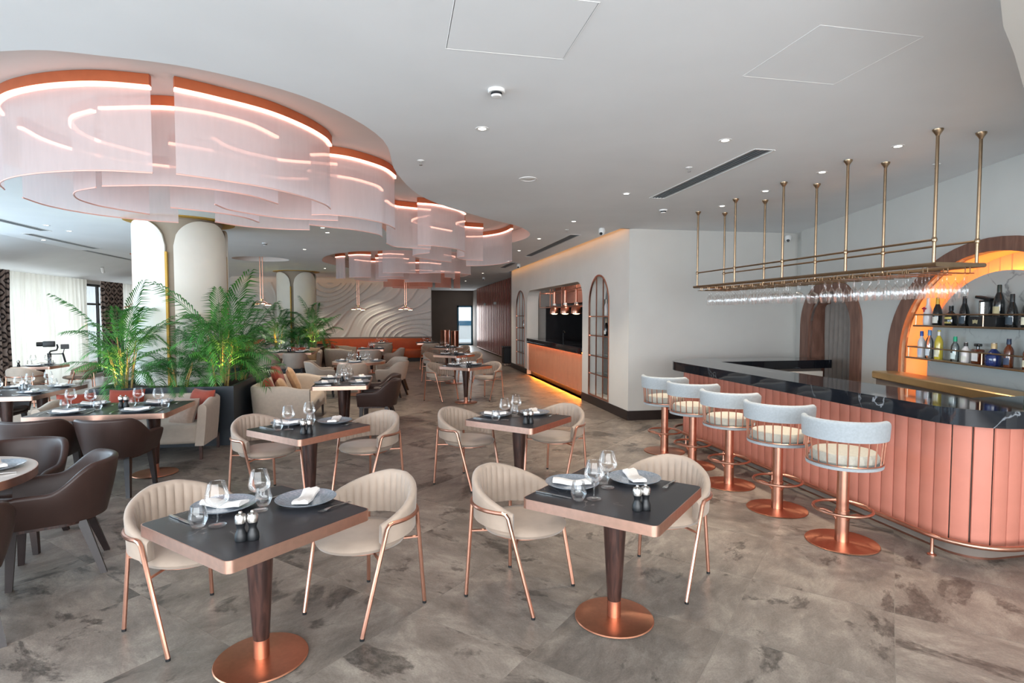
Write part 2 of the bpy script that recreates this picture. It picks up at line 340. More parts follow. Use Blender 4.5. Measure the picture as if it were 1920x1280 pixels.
# floor: grout bed and slate tiles laid diagonally (0.8 m squares)
floor = struct('floor', G().bx(-9, 8, -4.2, 37, -.2, -.0015), M_['grout'])
tg = G().box((0, 0, -.006), (.796, .796, .012)); tile_me = None
cells = []
for i in range(-12, 40):
    for j in range(-12, 40):
        U = .04 + .8 * i + .4; V = -.06 + .8 * j + .4; x, y = (U - V) * S2, (U + V) * S2
        if -8.9 < x < 7.6 and -4.0 < y < 34.4: cells.append((x, y))
def in_view(x, y):
    d = x * sin(R(11.3)) + y * cos(R(11.3)); l = x * cos(R(11.3)) - y * sin(R(11.3)); return d > 1.9 and abs(l) < .93 * d + .7
vis = sorted([c for c in cells if in_view(*c)], key=lambda c: c[0] ** 2 + c[1] ** 2)
near = vis[:300]; nset = set(near); rest = [c for c in cells if c not in nset]
for x, y in near:
    o = obj('floor_tile', tg, M_['slate'], floor, (x, y, 0), (0, 0, R(45) + random.choice((0, 1, 2, 3)) * PI / 2), 0, tile_me); tile_me = o.data
fg = G()
for x, y in rest: fg.box((x, y, -.006), (.796, .796, .012), R(45))
o = obj('floor_tile_field', fg, M_['slate'], floor, smooth=0); o['kind'] = 'stuff'

# ceiling with the cloud-shaped recesses
REC1 = [(-2.1, 3.66), (-1.58, 3.62), (-1.06, 3.73), (-.51, 4.11), (-.11, 4.87), (0, 5.98), (.36, 7.21), (1.2, 8.35), (1.95, 9.15), (2.33, 10.02), (2.3, 10.9), (1.9, 11.9),
        (1.0, 12.2), (.2, 11.6), (-.15, 10.4), (-.35, 9.0), (-.8, 7.9), (-1.6, 7.5), (-2.6, 7.45), (-3.35, 7.0), (-3.7, 6.2), (-3.65, 5.2), (-3.2, 4.2)]
REC2 = [(-1.95, 15.7), (-1.6, 14.3), (-.8, 13.3), (.4, 12.95), (1.5, 13.2), (2.2, 14.3), (2.15, 15.8), (2.0, 17.5), (2.3, 19.2), (2.5, 20.6), (2.2, 21.9), (1.0, 22.4), (-.1, 21.8), (-.9, 20.2), (-1.5, 18), (-1.9, 16.7)]
rec1 = [tuple(p) for p in crom(REC1, 5, True)]; rec2 = [tuple(p) for p in crom(REC2, 5, True)]
rec3 = [(-3.45 + .68 * cos(2 * PI * k / 40), 15.7 + .68 * sin(2 * PI * k / 40)) for k in range(40)]
SLOT = [(3.64, 9.02), (3.8, 9.02), (3.8, 19.1), (3.64, 19.1)]
SLOT2 = [(-6.0, 22.56), (1.25, 22.56), (1.25, 22.72), (-6.0, 22.72)]
ACC1 = [(.265, 2.56), (.925, 2.56), (.925, 3.155), (.265, 3.155)]; ACC2 = [(2.07, 2.54), (2.68, 2.54), (2.68, 3.16), (2.05, 3.16)]
GR = [((3.05, 4.5), (3.24, 6.6)), ((3.04, 9.85), (3.23, 13.65)), ((3.04, 15.4), (3.23, 17.2)), ((-5.98, 9.2), (-5.82, 11.2)), ((-6.5, 11.6), (-6.34, 14.0)), ((-6.9, 14.3), (-6.74, 17.2))]
ghole = [[(a[0], a[1]), (b[0], a[1]), (b[0], b[1]), (a[0], b[1])] for a, b in GR]
v, f = poly_holes([(-6.95, -4.2), (8, -4.2), (8, 37), (-6.95, 37)], [rec1, rec2, rec3, SLOT, SLOT2, ACC1, ACC2] + ghole)
g = G().add([(x, y, CZ) for x, y in v], f)
g.add([(-6.95, -4.2, CZ), (-6.95, 37, CZ), (-8.7, 37, 2.74), (-8.7, -4.2, 2.74)], [(0, 1, 2, 3)])
g.bx(-9, 8, -4.2, 37, 3.75, 3.85)
ceiling = struct('ceiling', g, M_['ceiling'])
for nm, rec, z in (('recess', rec1, RZ), ('recess', rec2, RZ), ('round_recess', rec3, 3.34)):
    n = len(rec); vv, ff = poly_holes(rec, [])
    gg = G().add([(x, y, z) for x, y in vv], ff)
    gg.add([(x, y, CZ) for x, y in rec] + [(x, y, z) for x, y in rec], [(k, (k + 1) % n, n + (k + 1) % n, n + k) for k in range(n)])
    obj(nm, gg, M_['recess'], ceiling, smooth=50)
obj('cove_slot', G().bx(3.62, 3.64, 9.0, 19.1, CZ - .002, 3.42).bx(3.62, 3.84, 9.0, 19.1, 3.42, 3.44).bx(3.62, 3.84, 8.98, 9.02, CZ, 3.44), M_['ceiling'], ceiling)
obj('cove_led', G().bx(3.66, 3.69, 9.05, 19.05, 3.245, 3.265), M_['led_cove'], ceiling)
for A in (ACC1, ACC2):
    cx = sum(p[0] for p in A) / 4; cy = sum(p[1] for p in A) / 4
    gg = G().prism([(cx + (x - cx) * .985, cy + (y - cy) * .985) for x, y in A], CZ - .001, CZ + .02)
    obj('access_panel', gg, M_['ceiling'], ceiling)
    fr = G()
    for k in range(4):
        a, b = A[k], A[(k + 1) % 4]; fr.tube([(a[0], a[1], CZ), (b[0], b[1], CZ)], .002, 4)
    obj('access_panel_frame', fr, M_['white_plastic'], ceiling)

def wallp(name, A, B, z0, z1, holes, mat, th=.2, out=1, parent=None, skirt=None, skirt_gaps=()):
    A = Vector(A); B = Vector(B); d = (B - A); Ln = d.length; d.normalize(); n = Vector((d.y, -d.x)) * out
    P = lambda u, z, q: (A.x + d.x * u + n.x * q, A.y + d.y * u + n.y * q, z)
    v, f = poly_holes([(0, z0), (Ln, z0), (Ln, z1), (0, z1)], holes)
    g = G().add([P(u, z, 0) for u, z in v], f); g.add([P(u, z, th) for u, z in v], f)
    for h in holes + [[(0, z0), (Ln, z0), (Ln, z1), (0, z1)]]:
        k = len(h); g.add([P(u, z, 0) for u, z in h] + [P(u, z, th) for u, z in h], [(i, (i + 1) % k, k + (i + 1) % k, k + i) for i in range(k)])
    return struct(name, g, mat, parent, smooth=25)
def arch(u0, u1, z0, zs, za, n=20):
    """door-shaped outline: straight sides to zs, half ellipse to za"""
    c = (u0 + u1) / 2; a = (u1 - u0) / 2
    return [(u0, z0), (u1, z0)] + [(c + a * cos(PI * k / n), zs + (za - zs) * sin(PI * k / n)) for k in range(n + 1)]
def rrect(u0, u1, z0, z1, r, n=8):
    return [(u0, z0), (u1, z0)] + [(u1 - r + r * cos(PI / 2 * k / n), z1 - r + r * sin(PI / 2 * k / n)) for k in range(n + 1)] + [(u0 + r - r * sin(PI / 2 * k / n), z1 - r + r * cos(PI / 2 * k / n)) for k in range(n + 1)]

# pass wall (x = 3.8) with two bottle niches and the kitchen pass
NR = arch(9.9 - 9, 11.03 - 9, .17, 1.98, 2.56); NL = arch(17.02 - 9, 18.28 - 9, .17, 1.98, 2.56); PO = rrect(11.46 - 9, 16.7 - 9, .0, 2.5, .38)
wall_r = wallp('wall_right', (3.8, 9.0), (3.8, 19.1), 0, 3.44, [NR, PO, NL], M_['passwall'], .34)
sk = G()
for y0, y1 in ((9.0, 11.46), (16.7, 19.1)): sk.bx(3.785, 3.8, y0, y1, 0, .16)
obj('baseboard', sk, M_['skirt'], wall_r)
wall_e = wallp('wall_bar_end', (3.8, 9.0), (7.1, 8.93), 0, 3.3, [], M_['wall'], .2, -1)
obj('corner_return', G().prism([(6.8, 8.67), (6.84, 8.66), (7.1, 8.93), (6.95, 8.96)], 0, 3.3), M_['wall'], wall_e)
obj('baseboard', G().box((5.3, 8.965, .08), (3.0, .02, .16), math.atan2(-.05, 3.05)), M_['skirt'], wall_e)

# bar wall, slanted, in its own frame: x runs from the far corner towards the camera, y away from the room
BA = Vector((6.8, 8.67)); BD = Vector((-.2798, -.9601)); BANG = math.atan2(BD.y, BD.x)
MB = Matrix.Translation((BA.x, BA.y, 0)) @ Matrix.Rotation(BANG, 4, 'Z')
def bw(u, d, z): return tuple(MB @ Vector((u, d, z)))
EC = 4.37
def ell(a, b, z0, zs, c=EC, n=32): return [(c - a, z0), (c + a, z0)] + [(c + a * cos(PI * k / n), zs + b * sin(PI * k / n)) for k in range(n + 1)]
OPEN = ell(1.40, 1.09, 0, 1.3); OUTR = ell(1.65, 1.22, 0, 1.3); MARB = ell(1.10, .91, .95, 1.3)
DOPEN = arch(.42, 1.80, 0, 1.6, 2.14); DOUT = arch(.10, 2.07, 0, 1.62, 2.34)
E_ = BA + BD * 7.2
wall_b = wallp('wall_bar', BA, E_, 0, 3.3, [DOPEN, OPEN], M_['wall'], .04, -1)
def ring(outer, inner, d0, d1, n_skip=2):
    g = G(); k = len(outer)
    rows = [[(o[0], d0, o[1]), (o[0], d1, o[1]), (i[0], d1, i[1]), (i[0], d0, i[1])] for o, i in zip(outer[1:] + outer[:1], inner[1:] + inner[:1])]
    return g.loft(rows, True, True)
def loc_obj(name, g, mat, parent=None, **k):
    o = obj(name, g, mat, parent, **k)
    if parent is None: o.matrix_world = MB
    return o
def fbar(name, g, mat, parent):       # geometry given in the bar-wall frame, object in the world frame
    gg = G().add(g.v, g.f, MB); return obj(name, gg, mat, parent)
fbar('wood_arch', ring(OUTR, OPEN, -.03, .06), M_['arch_wood'], wall_b)
fbar('wood_arch', ring(DOUT, DOPEN, -.03, .06), M_['arch_wood'], wall_b)
fbar('door_reveal', ring([(p[0], p[1]) for p in arch(.40, 1.82, 0, 1.6, 2.16)], DOPEN, .06, .42), M_['arch_wood'], wall_b)
fbar('niche_reveal', ring(ell(1.42, 1.11, 0, 1.3), OPEN, .04, .32), M_['niche_board'], wall_b)
fbar('door_back', G().bx(.2, 2.0, .42, .44, 0, 2.4), M_['dark_wall'], wall_b)
NB = 18; bwid = 2.8 / NB
for k in range(NB):                    # upright boards of the lit niche
    u0 = EC - 1.4 + k * bwid; fbar('niche_board', G().rbox((u0 + bwid / 2, .315, 1.22), (bwid - .012, .03, 2.44), .005, 1), M_['niche_board'], wall_b)
pr = G().add([(p[0], 0, p[1]) for p in MARB] + [(p[0], .03, p[1]) for p in MARB],
    [tuple(range(len(MARB))), tuple(range(len(MARB), 2 * len(MARB)))[::-1]] + [(i, (i + 1) % len(MARB), len(MARB) + (i + 1) % len(MARB), len(MARB) + i) for i in range(len(MARB))])
pm = G().add(pr.v, pr.f, Matrix.Translation((0, .12, 0))); fbar('marble_panel', pm, M_['back_marble'], wall_b)
fbar('niche_led', G().tube([(p[0] + (.03 if p[0] < EC else -.03), .20, p[1] - .03) for p in MARB[1:] + MARB[:1]], .012, 5), M_['led_niche'], wall_b)
# curtain in the bar doorway
def pleats(u0, u1, z0, z1, n, amp, fn=None, sub=8, th=.0):
    g = G(); rows = []; N = n * sub
    for k in range(N + 1):
        t = k / N; u = u0 + (u1 - u0) * t; ph = 2 * PI * n * t
        rows.append([(u + .3 * amp * sin(2 * ph + m_ * .7), amp * sin(ph + .5 * sin(ph * .37)) * (.8 + .2 * cos(m_ * 1.3 + k * .1)), z0 + (z1 - z0) * m_ / 6) for m_ in range(7)])
    return g.loft(rows, False, False)
cg = pleats(.46, 1.78, .02, 2.2, 9, .045)
cv = obj('doorway_curtain', G().add(cg.v, cg.f, MB @ Matrix.Translation((0, .22, 0))), M_['drape'], smooth=80)
tag(cv, 'grey-brown pleated curtain hanging in the wood arched doorway behind the bar', 'curtain')
# end of the bar room towards the camera, front windows, left glazing
wallp('wall_right_near', (E_.x, E_.y), (E_.x, -4.0), 0, 3.3, [], M_['wall'], .2, -1)
wall_f = wallp('wall_front', (-8.6, -4.0), (5.2, -4.0), 0, 3.3, [[(1.0, .1), (13.0, .1), (13.0, 3.05), (1.0, 3.05)]], M_['wall'], .25, 1)
WH = [[(2.6, .08), (15.7, .08), (15.7, 2.68), (2.6, 2.68)], [(17.2, .08), (21.4, .08), (21.4, 2.68), (17.2, 2.68)], [(21.75, .08), (26.5, .08), (26.5, 2.68), (21.75, 2.68)]]
wall_l = wallp('wall_left', (-8.6, -4.0), (-8.6, 37.0), 0, 2.8, WH, M_['wall'], .25, -1)
def window(n, x0, x1, y0, y1, z0, z1, bars, axis, trans=None):
    g = G(); t = .03
    def seg(a, b, c, d):
        if axis == 'x': g.bx(a, b, y0 - t, y0 + t, c, d)
        else: g.bx(x0 - t, x0 + t, a, b, c, d)
    lo, hi = (x0, x1) if axis == 'x' else (y0, y1)
    seg(lo, hi, z0, z0 + .07); seg(lo, hi, z1 - .07, z1)
    for k in range(bars + 1):
        c = lo + (hi - lo) * k / bars; seg(max(lo, c - .035), min(hi, c + .035), z0, z1)
    if trans: seg(lo, hi, trans - .03, trans + .03)
    w_ = struct(n, g, M_['black_metal'])
    pg = G().add([(x0, y0, z0), (x1, y1 if axis == 'y' else y0, z0), (x1, y1 if axis == 'y' else y0, z1), (x0, y0, z1)], [(0, 1, 2, 3)])
    if axis == 'x': pg = G().add([(x0, y0, z0), (x1, y0, z0), (x1, y0, z1), (x0, y0, z1)], [(0, 1, 2, 3)])
    obj('pane', pg, M_['pane'], w_); return w_
window('window_1', -7.6, 4.4, -4.12, -4.12, .1, 3.05, 6, 'x')
window('window_2', -8.72, -8.72, -1.4, 11.7, .08, 2.68, 7, 'y')
window('window_3', -8.72, -8.72, 13.2, 17.4, .08, 2.68, 3, 'y', 2.1)
window('window_4', -8.72, -8.72, 17.75, 22.5, .08, 2.68, 4, 'y', 2.1)
# outside, seen through the left windows and the far door
gr = struct('terrace_ground', G().bx(-24, -8.9, -4, 40, -.4, -.2), M_['terrace'])

# far end: contour-relief wall, dark wall with the glazed door, slat screen
def relief():
    g = G(); X0, X1, Z0, Z1 = -6.05, 1.28, .93, 3.02; nx, nz = 330, 96
    def F(x, z):
        return 1.7 * math.exp(-((x - .55) ** 2 / 1.5 + (z - .75) ** 2 / .9)) - 1.9 * math.exp(-((x + 2.5) ** 2 / .8 + (z - 3.15) ** 2 / .75)) + .32 * x - .42 * z + .12 * sin(1.7 * x + 2.1 * z) \
            - 1.2 * math.exp(-((x + 5.2) ** 2 / 1.2 + (z - 2.0) ** 2 / .8))
    v = []
    for i in range(nx + 1):
        for j in range(nz + 1):
            x = X0 + (X1 - X0) * i / nx; z = Z0 + (Z1 - Z0) * j / nz; t = (F(x, z) * 3.0) % 1.0
            h = .05 * max(0, 1 - abs(t - .5) / .11) ** .7 + .02 * (1 - t)
            v.append((x, 22.84 - h, z))
    f = [(i * (nz + 1) + j, (i + 1) * (nz + 1) + j, (i + 1) * (nz + 1) + j + 1, i * (nz + 1) + j + 1) for i in range(nx) for j in range(nz)]
    return g.add(v, f)
wall_k = struct('wall_back', G().bx(-6.1, 1.3, 22.86, 23.1, 0, 3.42).bx(-8.9, -6.1, 23.5, 23.7, 2.65, 3.3), M_['relief'])
obj('contour_relief', relief(), M_['relief'], wall_k, smooth=60)
obj('relief_ledge', G().bx(-6.1, 1.3, 22.74, 22.86, .86, .93), M_['dark_wall'], wall_k)
obj('cove_slot', G().bx(-6.0, 1.25, 22.54, 22.56, CZ, 3.4).bx(-6.0, 1.25, 22.54, 22.86, 3.4, 3.42), M_['ceiling'], ceiling); obj('cove_led', G().bx(-5.9, 1.2, 22.575, 22.6, 3.24, 3.26), M_['led_cove'], ceiling)
wall_d = wallp('wall_far', (1.3, 33.6), (4.6, 33.6), 0, 3.4, [[(2.11, 0), (3.03, 0), (3.03, 2.34), (2.11, 2.34)]], M_['dark_wall'], .2, -1)
struct('wall_return', G().bx(1.1, 1.3, 22.86, 33.7, 0, 3.4), M_['dark_wall'])
struct('wall_slat_side', G().bx(4.33, 4.5, 19.1, 33.8, 0, 3.3).bx(3.8, 4.5, 19.1, 19.2, 0, 3.4), M_['dark_wall'])
door = struct('door_1', G().bx(3.41, 3.50, 33.56, 33.64, 0, 2.34).bx(4.24, 4.33, 33.56, 33.64, 0, 2.34).bx(3.41, 4.33, 33.56, 33.64, 2.25, 2.34).bx(3.41, 4.33, 33.56, 33.64, 0, .08), M_['seablue'])
obj('pane', G().add([(3.5, 33.6, .08), (4.24, 33.6, .08), (4.24, 33.6, 2.25), (3.5, 33.6, 2.25)], [(0, 1, 2, 3)]), M_['pane'], door)
obj('door_handle', G().tube([(3.53, 33.52, .9), (3.53, 33.52, 1.3)], .012, 6).bx(3.52, 3.54, 33.52, 33.58, 1.0, 1.02), M_['steel'], door)
struct('terrace_deck', G().bx(0, 9, 33.9, 46, -.3, -.02), M_['terrace'])
pp = obj('terrace_parapet', G().bx(0, 9, 43, 43.2, -.02, 1.0), M_['terrace']); tag(pp, 'pale terrace parapet with blue rail seen through the glazed far door', 'parapet'); obj('parapet_rail', G().bx(0, 9, 42.95, 43.25, 1.0, 1.35), M_['seablue'], pp)
sl = thing('slat_screen', 'tall burgundy and copper vertical slat screen at the far right', 'screen', (4.25, 20, 0))
for k in range(46):
    y = 19.5 + k * .25; w_ = .10 if k % 3 else .15; z0 = 2.14 if False else .12
    obj('slat', G().bx(-.05, .08, y - 20 - w_ / 2, y - 20 + w_ / 2, .12, 3.2), M_['slat'] if k % 2 else M_['copper'], sl)
for z in (.06, 1.15, 2.12): obj('crossbar', G().bx(.0, .06, -.6, 11.2, z - .02, z + .02), M_['copper'], sl)

# columns clad in arched cream shells
def column(name, cx, cy, r, label):
    gap = math.atan2(-cy, -cx) - R(14)
    t = thing(name, label, 'column', (cx, cy, 0))
    obj('core', G().lathe([(r - .06, 0), (r - .06, CZ - .03), (r - .04, CZ - .02), (r - .04, CZ)], 64), M_['taupe'], t)
    for q in range(4):
        a0 = gap + R(90 * q + 5); a1 = gap + R(90 * (q + 1) - 5); n = 26; rows = []
        for k in range(n + 1):
            s = k / n; a = a0 + (a1 - a0) * s; e = min(s, 1 - s) * (a1 - a0) * r; cr = .38
            zt = CZ - .05 - (cr - math.sqrt(max(0, cr * cr - (cr - min(e, cr)) ** 2)))
            rows.append([((r + d) * cos(a), (r + d) * sin(a), z) for d, z in ((-.02, 0), (.02, 0), (.02, zt), (-.02, zt))])
        sh = obj('cladding_shell', G().loft(rows), M_['cream'], t, smooth=40)
        for s, a in ((1, a1 + R(.9)),):
            obj('gold_edge', G().box((0, 0, 1.35), (.05, .03, 2.7), 0, Matrix.Rotation(a, 4, 'Z') @ Matrix.Translation((r - .005, 0, 0))), M_['gold'], sh)
    obj('top_collar', G().lathe([(r + .13, CZ), (r + .13, CZ - .012), (r - .06, CZ - .014)], 48), M_['gold'], t); return t
column('column', -3.3, 9.75, .63, 'thick round cream column with arched shells rising from the near planter')
column('column', -3.3, 20.0, .6, 'round cream column with arched shells rising from the far planter')

# perimeter curtains
def drape(name, y0, y1, n, amp, mat, label, x=-8.25, z1=2.74):
    g = pleats(y0, y1, .02, z1, n, amp); Mx_ = Matrix.Translation((x, 0, 0)) @ Matrix.Rotation(R(90), 4, 'Z')
    o = obj(name, G().add(g.v, g.f, Mx_), mat, smooth=80); tag(o, label, 'curtain'); return o
drape('sheer_curtain', 13.65, 17.35, 20, .05, M_['sheer_c'], 'wide white sheer curtain at the far left window')
drape('sheer_curtain', 19.3, 22.4, 16, .05, M_['sheer_c'], 'white sheer curtain beyond the patterned drape, left of the thick column')
drape('patterned_drape', 18.05, 19.25, 7, .05, M_['ikat'], 'dark diamond patterned drape between two sheer curtains', x=-8.2)
drape('patterned_drape', 13.1, 14.0, 6, .05, M_['ikat'], 'dark diamond patterned drape at the left edge of the picture', x=-8.12)
cg = pleats(-8.4, -6.1, .02, 2.65, 12, .05); o = obj('sheer_curtain', G().add(cg.v, cg.f, Matrix.Translation((0, 23.4, 0))), M_['sheer_c'], smooth=80); tag(o, 'far white sheer curtain beside the left end of the relief wall', 'curtain')
# low soffit at the top right corner of the view
SOF = [(2.2, 1.77), (2.42, 1.93), (2.71, 2.11), (3.21, 2.44), (4.0, 2.9), (4.9, 3.2), (5.2, 3.2), (5.2, -3.9), (1.2, -3.9), (1.55, .6), (1.9, 1.4)]
struct('trim_1', G().prism(SOF, 2.95, CZ + .02), M_['wall'])

# kitchen behind the pass
kit = struct('wall_kitchen', G().bx(6.4, 6.5, 11.1, 17.1, 0, 3.2).bx(4.16, 6.5, 17.0, 17.1, 0, 3.2).bx(4.16, 6.5, 11.1, 11.2, 0, 3.2), M_['kitchen'])
obj('black_tiling', G().bx(6.36, 6.4, 11.2, 17.0, .9, 2.05).bx(4.46, 6.4, 16.96, 17.0, .9, 2.05), M_['black_tile'], kit)
obj('hood', G().bx(4.75, 6.4, 12.6, 16.95, 2.12, 2.8), pbr('pink_copper_hood', '#cf8f7c', .45, .3, var=.05), kit)
d = bpy.data.lights.new('kitchen_fill', 'AREA'); d.size = 1.0; d.energy = 45; d.color = (1, .92, .82); l_ = bpy.data.objects.new('kitchen_fill', d); COL.objects.link(l_); l_.location = (4.95, 14.0, 3.19); l_.parent = kit  # unseen fill light, added to brighten the kitchen interior
# ------------------------------------------------------------------ furniture builders
def sstep(t): t = max(0, min(1, t)); return t * t * (3 - 2 * t)
def shell(st, zb, zt, th, taper=0, nv=5, ribs=0, lean=0):
    """upholstered wrap: stations (x, y, nx, ny) on the outer face, lofted with a rounded rim"""
    g = G(); rows = []; n = len(st)
    for i, (x, y, nx, ny) in enumerate(st):
        s = i / (n - 1); rib = .011 * abs(sin(PI * ribs * s)) ** .55 if ribs else 0
        b, t = zb[i], zt[i]; row = []
        off = lambda z: taper * (1 - (z - b) / max(.01, t - b)) ** 1.6 - lean * (z - b)
        for k in range(nv + 1):
            z = b + (t - th / 2 - b) * k / nv; row.append((off(z), z))
        for k in range(1, 6):
            a = PI * k / 6; row.append((off(t) + th / 2 - th / 2 * cos(a), t - th / 2 + th / 2 * sin(a)))
        for k in range(nv + 1):
            z = t - th / 2 - (t - th / 2 - b) * k / nv; row.append((off(z) + th + rib * (1 if 0 < k < nv else .4), z))
        rows.append([(x - nx * d, y - ny * d, z) for d, z in row])
    return g.loft(rows)
def arc_st(r, a, n): return [(r * sin(t), r * cos(t), sin(t), cos(t)) for t in [R(-a + 2 * a * k / n) for k in range(n + 1)]]
def u_st(w, yf, yc, rb, n=30, m=10):
    st = [(-w, yf + (yc - yf) * k / m, -1, 0) for k in range(m)]
    for k in range(n + 1):
        t = PI * k / n; st.append((-w * cos(t), yc + rb * sin(t), *Vector((-cos(t) / w, sin(t) / rb)).normalized()))
    return st + [(w, yc - (yc - yf) * k / m, 1, 0) for k in range(1, m + 1)]
def u_box(w, yf, yb, r, n=10, m=8):
    st = [(-w, yf + (yb - r - yf) * k / m, -1, 0) for k in range(m)]
    st += [(-w + r - r * cos(PI / 2 * k / n), yb - r + r * sin(PI / 2 * k / n), -cos(PI / 2 * k / n), sin(PI / 2 * k / n)) for k in range(n + 1)]
    st += [(-w + r + (2 * w - 2 * r) * k / m, yb, 0, 1) for k in range(1, m)]
    st += [(w - r + r * sin(PI / 2 * k / n), yb - r + r * cos(PI / 2 * k / n), sin(PI / 2 * k / n), cos(PI / 2 * k / n)) for k in range(n + 1)]
    return st + [(w, yb - r - (yb - r - yf) * k / m, 1, 0) for k in range(1, m + 1)]

def mk_velvet():
    t = thing('dining_chair', '', 'chair', group='beige velvet chairs with copper tube frames')
    n = 132; st = arc_st(.302, 114, n)
    zt = [.785 - .18 * max(0, (abs(2 * k / n - 1) - .10) / .90) ** 1.25 for k in range(n + 1)]; zb = [.52 - .025 * abs(2 * k / n - 1) for k in range(n + 1)]
    obj('backrest', shell(st, zb, zt, .045, ribs=22, lean=.05), M_['velvet'], t, smooth=60)
    g = G().lathe([(0, .425), (.2, .425), (.25, .442), (.262, .463), (.245, .485), (.16, .495), (0, .497)], 40)
    g.v = [(x * 1.0, y * (1.08 if y < 0 else .95) - .015, z) for x, y, z in g.v]; obj('seat', g, M_['velvet'], t, smooth=60)
    obj('arm_rail', G().tube([(.312 * sin(R(a)), .312 * cos(R(a)), .605 - .01 * cos(R(a))) for a in range(-102, 103, 6)], .012, 8), M_['copper'], t)
    for s in (-1, 1):
        obj('leg', G().tube([(s * .306, -.064, .608), (s * .304, -.09, .604), (s * .300, -.105, .585), (s * .25, -.25, .012)], .012, 8), M_['copper'], t)
        obj('leg', G().tube([(s * .215, .226, .60), (s * .25, .25, .012)], .012, 8), M_['copper'], t)
    obj('seat_frame', G().tube([(.2 * cos(2 * PI * k / 24), .2 * sin(2 * PI * k / 24) - .01, .42) for k in range(24)], .008, 6, True).tube([(-.19, -.1, .42), (-.279, -.148, .42)], .008, 6).tube([(.19, -.1, .42), (.279, -.148, .42)], .008, 6).tube([(-.15, .14, .42), (-.226, .232, .42)], .008, 6).tube([(.15, .14, .42), (.226, .232, .42)], .008, 6), M_['copper'], t)
    for x, y in ((-.25, -.25), (.25, -.25), (-.25, .25), (.25, .25)): obj('foot_cap', G().cyl(.0125, 0, .014, (x, y), 8), M_['matte_black'], t)
    return t
def mk_arm(matn, name, group):
    def mk():
        t = thing(name, '', 'chair', group=group); mt = M_[matn]
        st = u_st(.30, -.29, .02, .29); n = len(st)
        zt = []
        for x, y, *_ in st: zt.append(.615 + .165 * sstep((y + .04) / .26) - .02 * sstep((-.2 - y) / .1))
        obj('shell', shell(st, [.385] * n, zt, .05, taper=.045, lean=.09), mt, t, smooth=60)
        so = [(x, y) for x, y, *_ in u_st(.238, -.285, .0, .222)]; g = G().loft([[(x * k, y * k, z) for x, y in so] for k, z in ((.90, .385), (.97, .40), (1, .43), (.98, .452), (.90, .468), (.5, .474), (.05, .474))]); obj('seat', g, mt, t, smooth=60)
        g = G().prism([(x * .97, y * .97) for x, y in so], .36, .386); obj('seat_base', g, M_['walnut'] if matn == 'leather' else mt, t)
        for sx in (-1, 1):
            for sy, dy, xx, yy in ((-1, -.02, .205, -.235), (1, .12, .165, .125)):
                x, y = sx * xx, yy
                rows = [[(x + sx * (.03 + (.03 if sy > 0 else 0)) * q + a * h, y + dy * q + b * h, z) for a, b in ((-1, -1), (1, -1), (1, 1), (-1, 1))] for q, h, z in ((0, .028, .385), (1, .018, 0))]
                obj('leg', G().loft(rows), M_['espresso'], t, smooth=0)
        return t
    return mk
def mk_stool():
    t = thing('bar_stool', '', 'stool', group='copper bar stools along the bar')
    obj('base', G().lathe([(0, 0), (.257, 0), (.262, .004), (.257, .010), (.06, .014), (0, .014)], 56), M_['copper_b'], t)
    obj('column', G().cyl(.043, .012, .62, n=28).cyl(.05, .012, .26, n=28), M_['copper'], t)
    fr = G().tube([(.205 * cos(2 * PI * k / 40), .205 * sin(2 * PI * k / 40), .27) for k in range(40)], .0115, 8, True); fo = obj('foot_ring', fr, M_['copper'], t)
    for a in (35, 145, 270): obj('bracket', G().tube([(.2 * cos(R(a)), .2 * sin(R(a)), .268), (.14 * cos(R(a)), .14 * sin(R(a)), .262), (.08 * cos(R(a)), .08 * sin(R(a)), .235), (.05 * cos(R(a)), .05 * sin(R(a)), .19)], .009, 6), M_['copper'], fo)
    obj('seat_plate', G().lathe([(0, .615), (.225, .615), (.267, .625), (.269, .645), (.258, .652), (0, .652)], 48), M_['stool'], t)
    obj('plate_ring', G().tube([(.264 * cos(2 * PI * k / 48), .264 * sin(2 * PI * k / 48), .655) for k in range(48)], .006, 6, True), M_['copper'], t)
    obj('cushion', G().lathe([(0, .65), (.215, .65), (.236, .67), (.239, .70), (.22, .732), (.14, .747), (0, .75)], 48), M_['stool_seat'], t)
    st = arc_st(.298, 98, 60); n = len(st)
    zt = [1.0 - .03 * sstep((abs(2 * k / (n - 1) - 1) - .8) / .2) for k in range(n)]; zb = [.845 + .02 * sstep((abs(2 * k / (n - 1) - 1) - .85) / .15) for k in range(n)]
    obj('backrest', shell(st, zb, zt, .05, lean=.06), M_['stool'], t, smooth=60)
    for k in range(13):
        a = R(-90 + 180 * k / 12); obj('spindle', G().tube([(.26 * sin(a), .26 * cos(a), .655), (.264 * sin(a), .264 * cos(a), .70), (.276 * sin(a), .276 * cos(a), .86)], .0055, 6), M_['copper'], t)
    return t
def mk_sofa(w, d, matn='sofa', hb=.74):
    def mk():
        t = thing('sofa', '', 'sofa'); st = u_box(w / 2, -d / 2, d / 2, .30); n = len(st)
        zt = [hb - .05 * sstep((-.05 - y) / .3) for x, y, *_ in st]
        obj('back_shell', shell(st, [.18] * n, zt, .10, taper=.03, lean=.03), M_[matn], t, smooth=60)
        obj('seat', G().rbox((0, -.045, .32), (w - .2, d - .12, .24), .05, 3), M_[matn], t, smooth=60)
        for sx in (-1, 1):
            for sy in (-1, 1): obj('leg', G().loft([[(sx * (w / 2 - .08) + a * h, sy * (d / 2 - .06) + b * h, z) for a, b in ((-1, -1), (1, -1), (1, 1), (-1, 1))] for h, z in ((.02, .2), (.015, 0))]), M_['walnut'], t, smooth=0)
        return t
    return mk
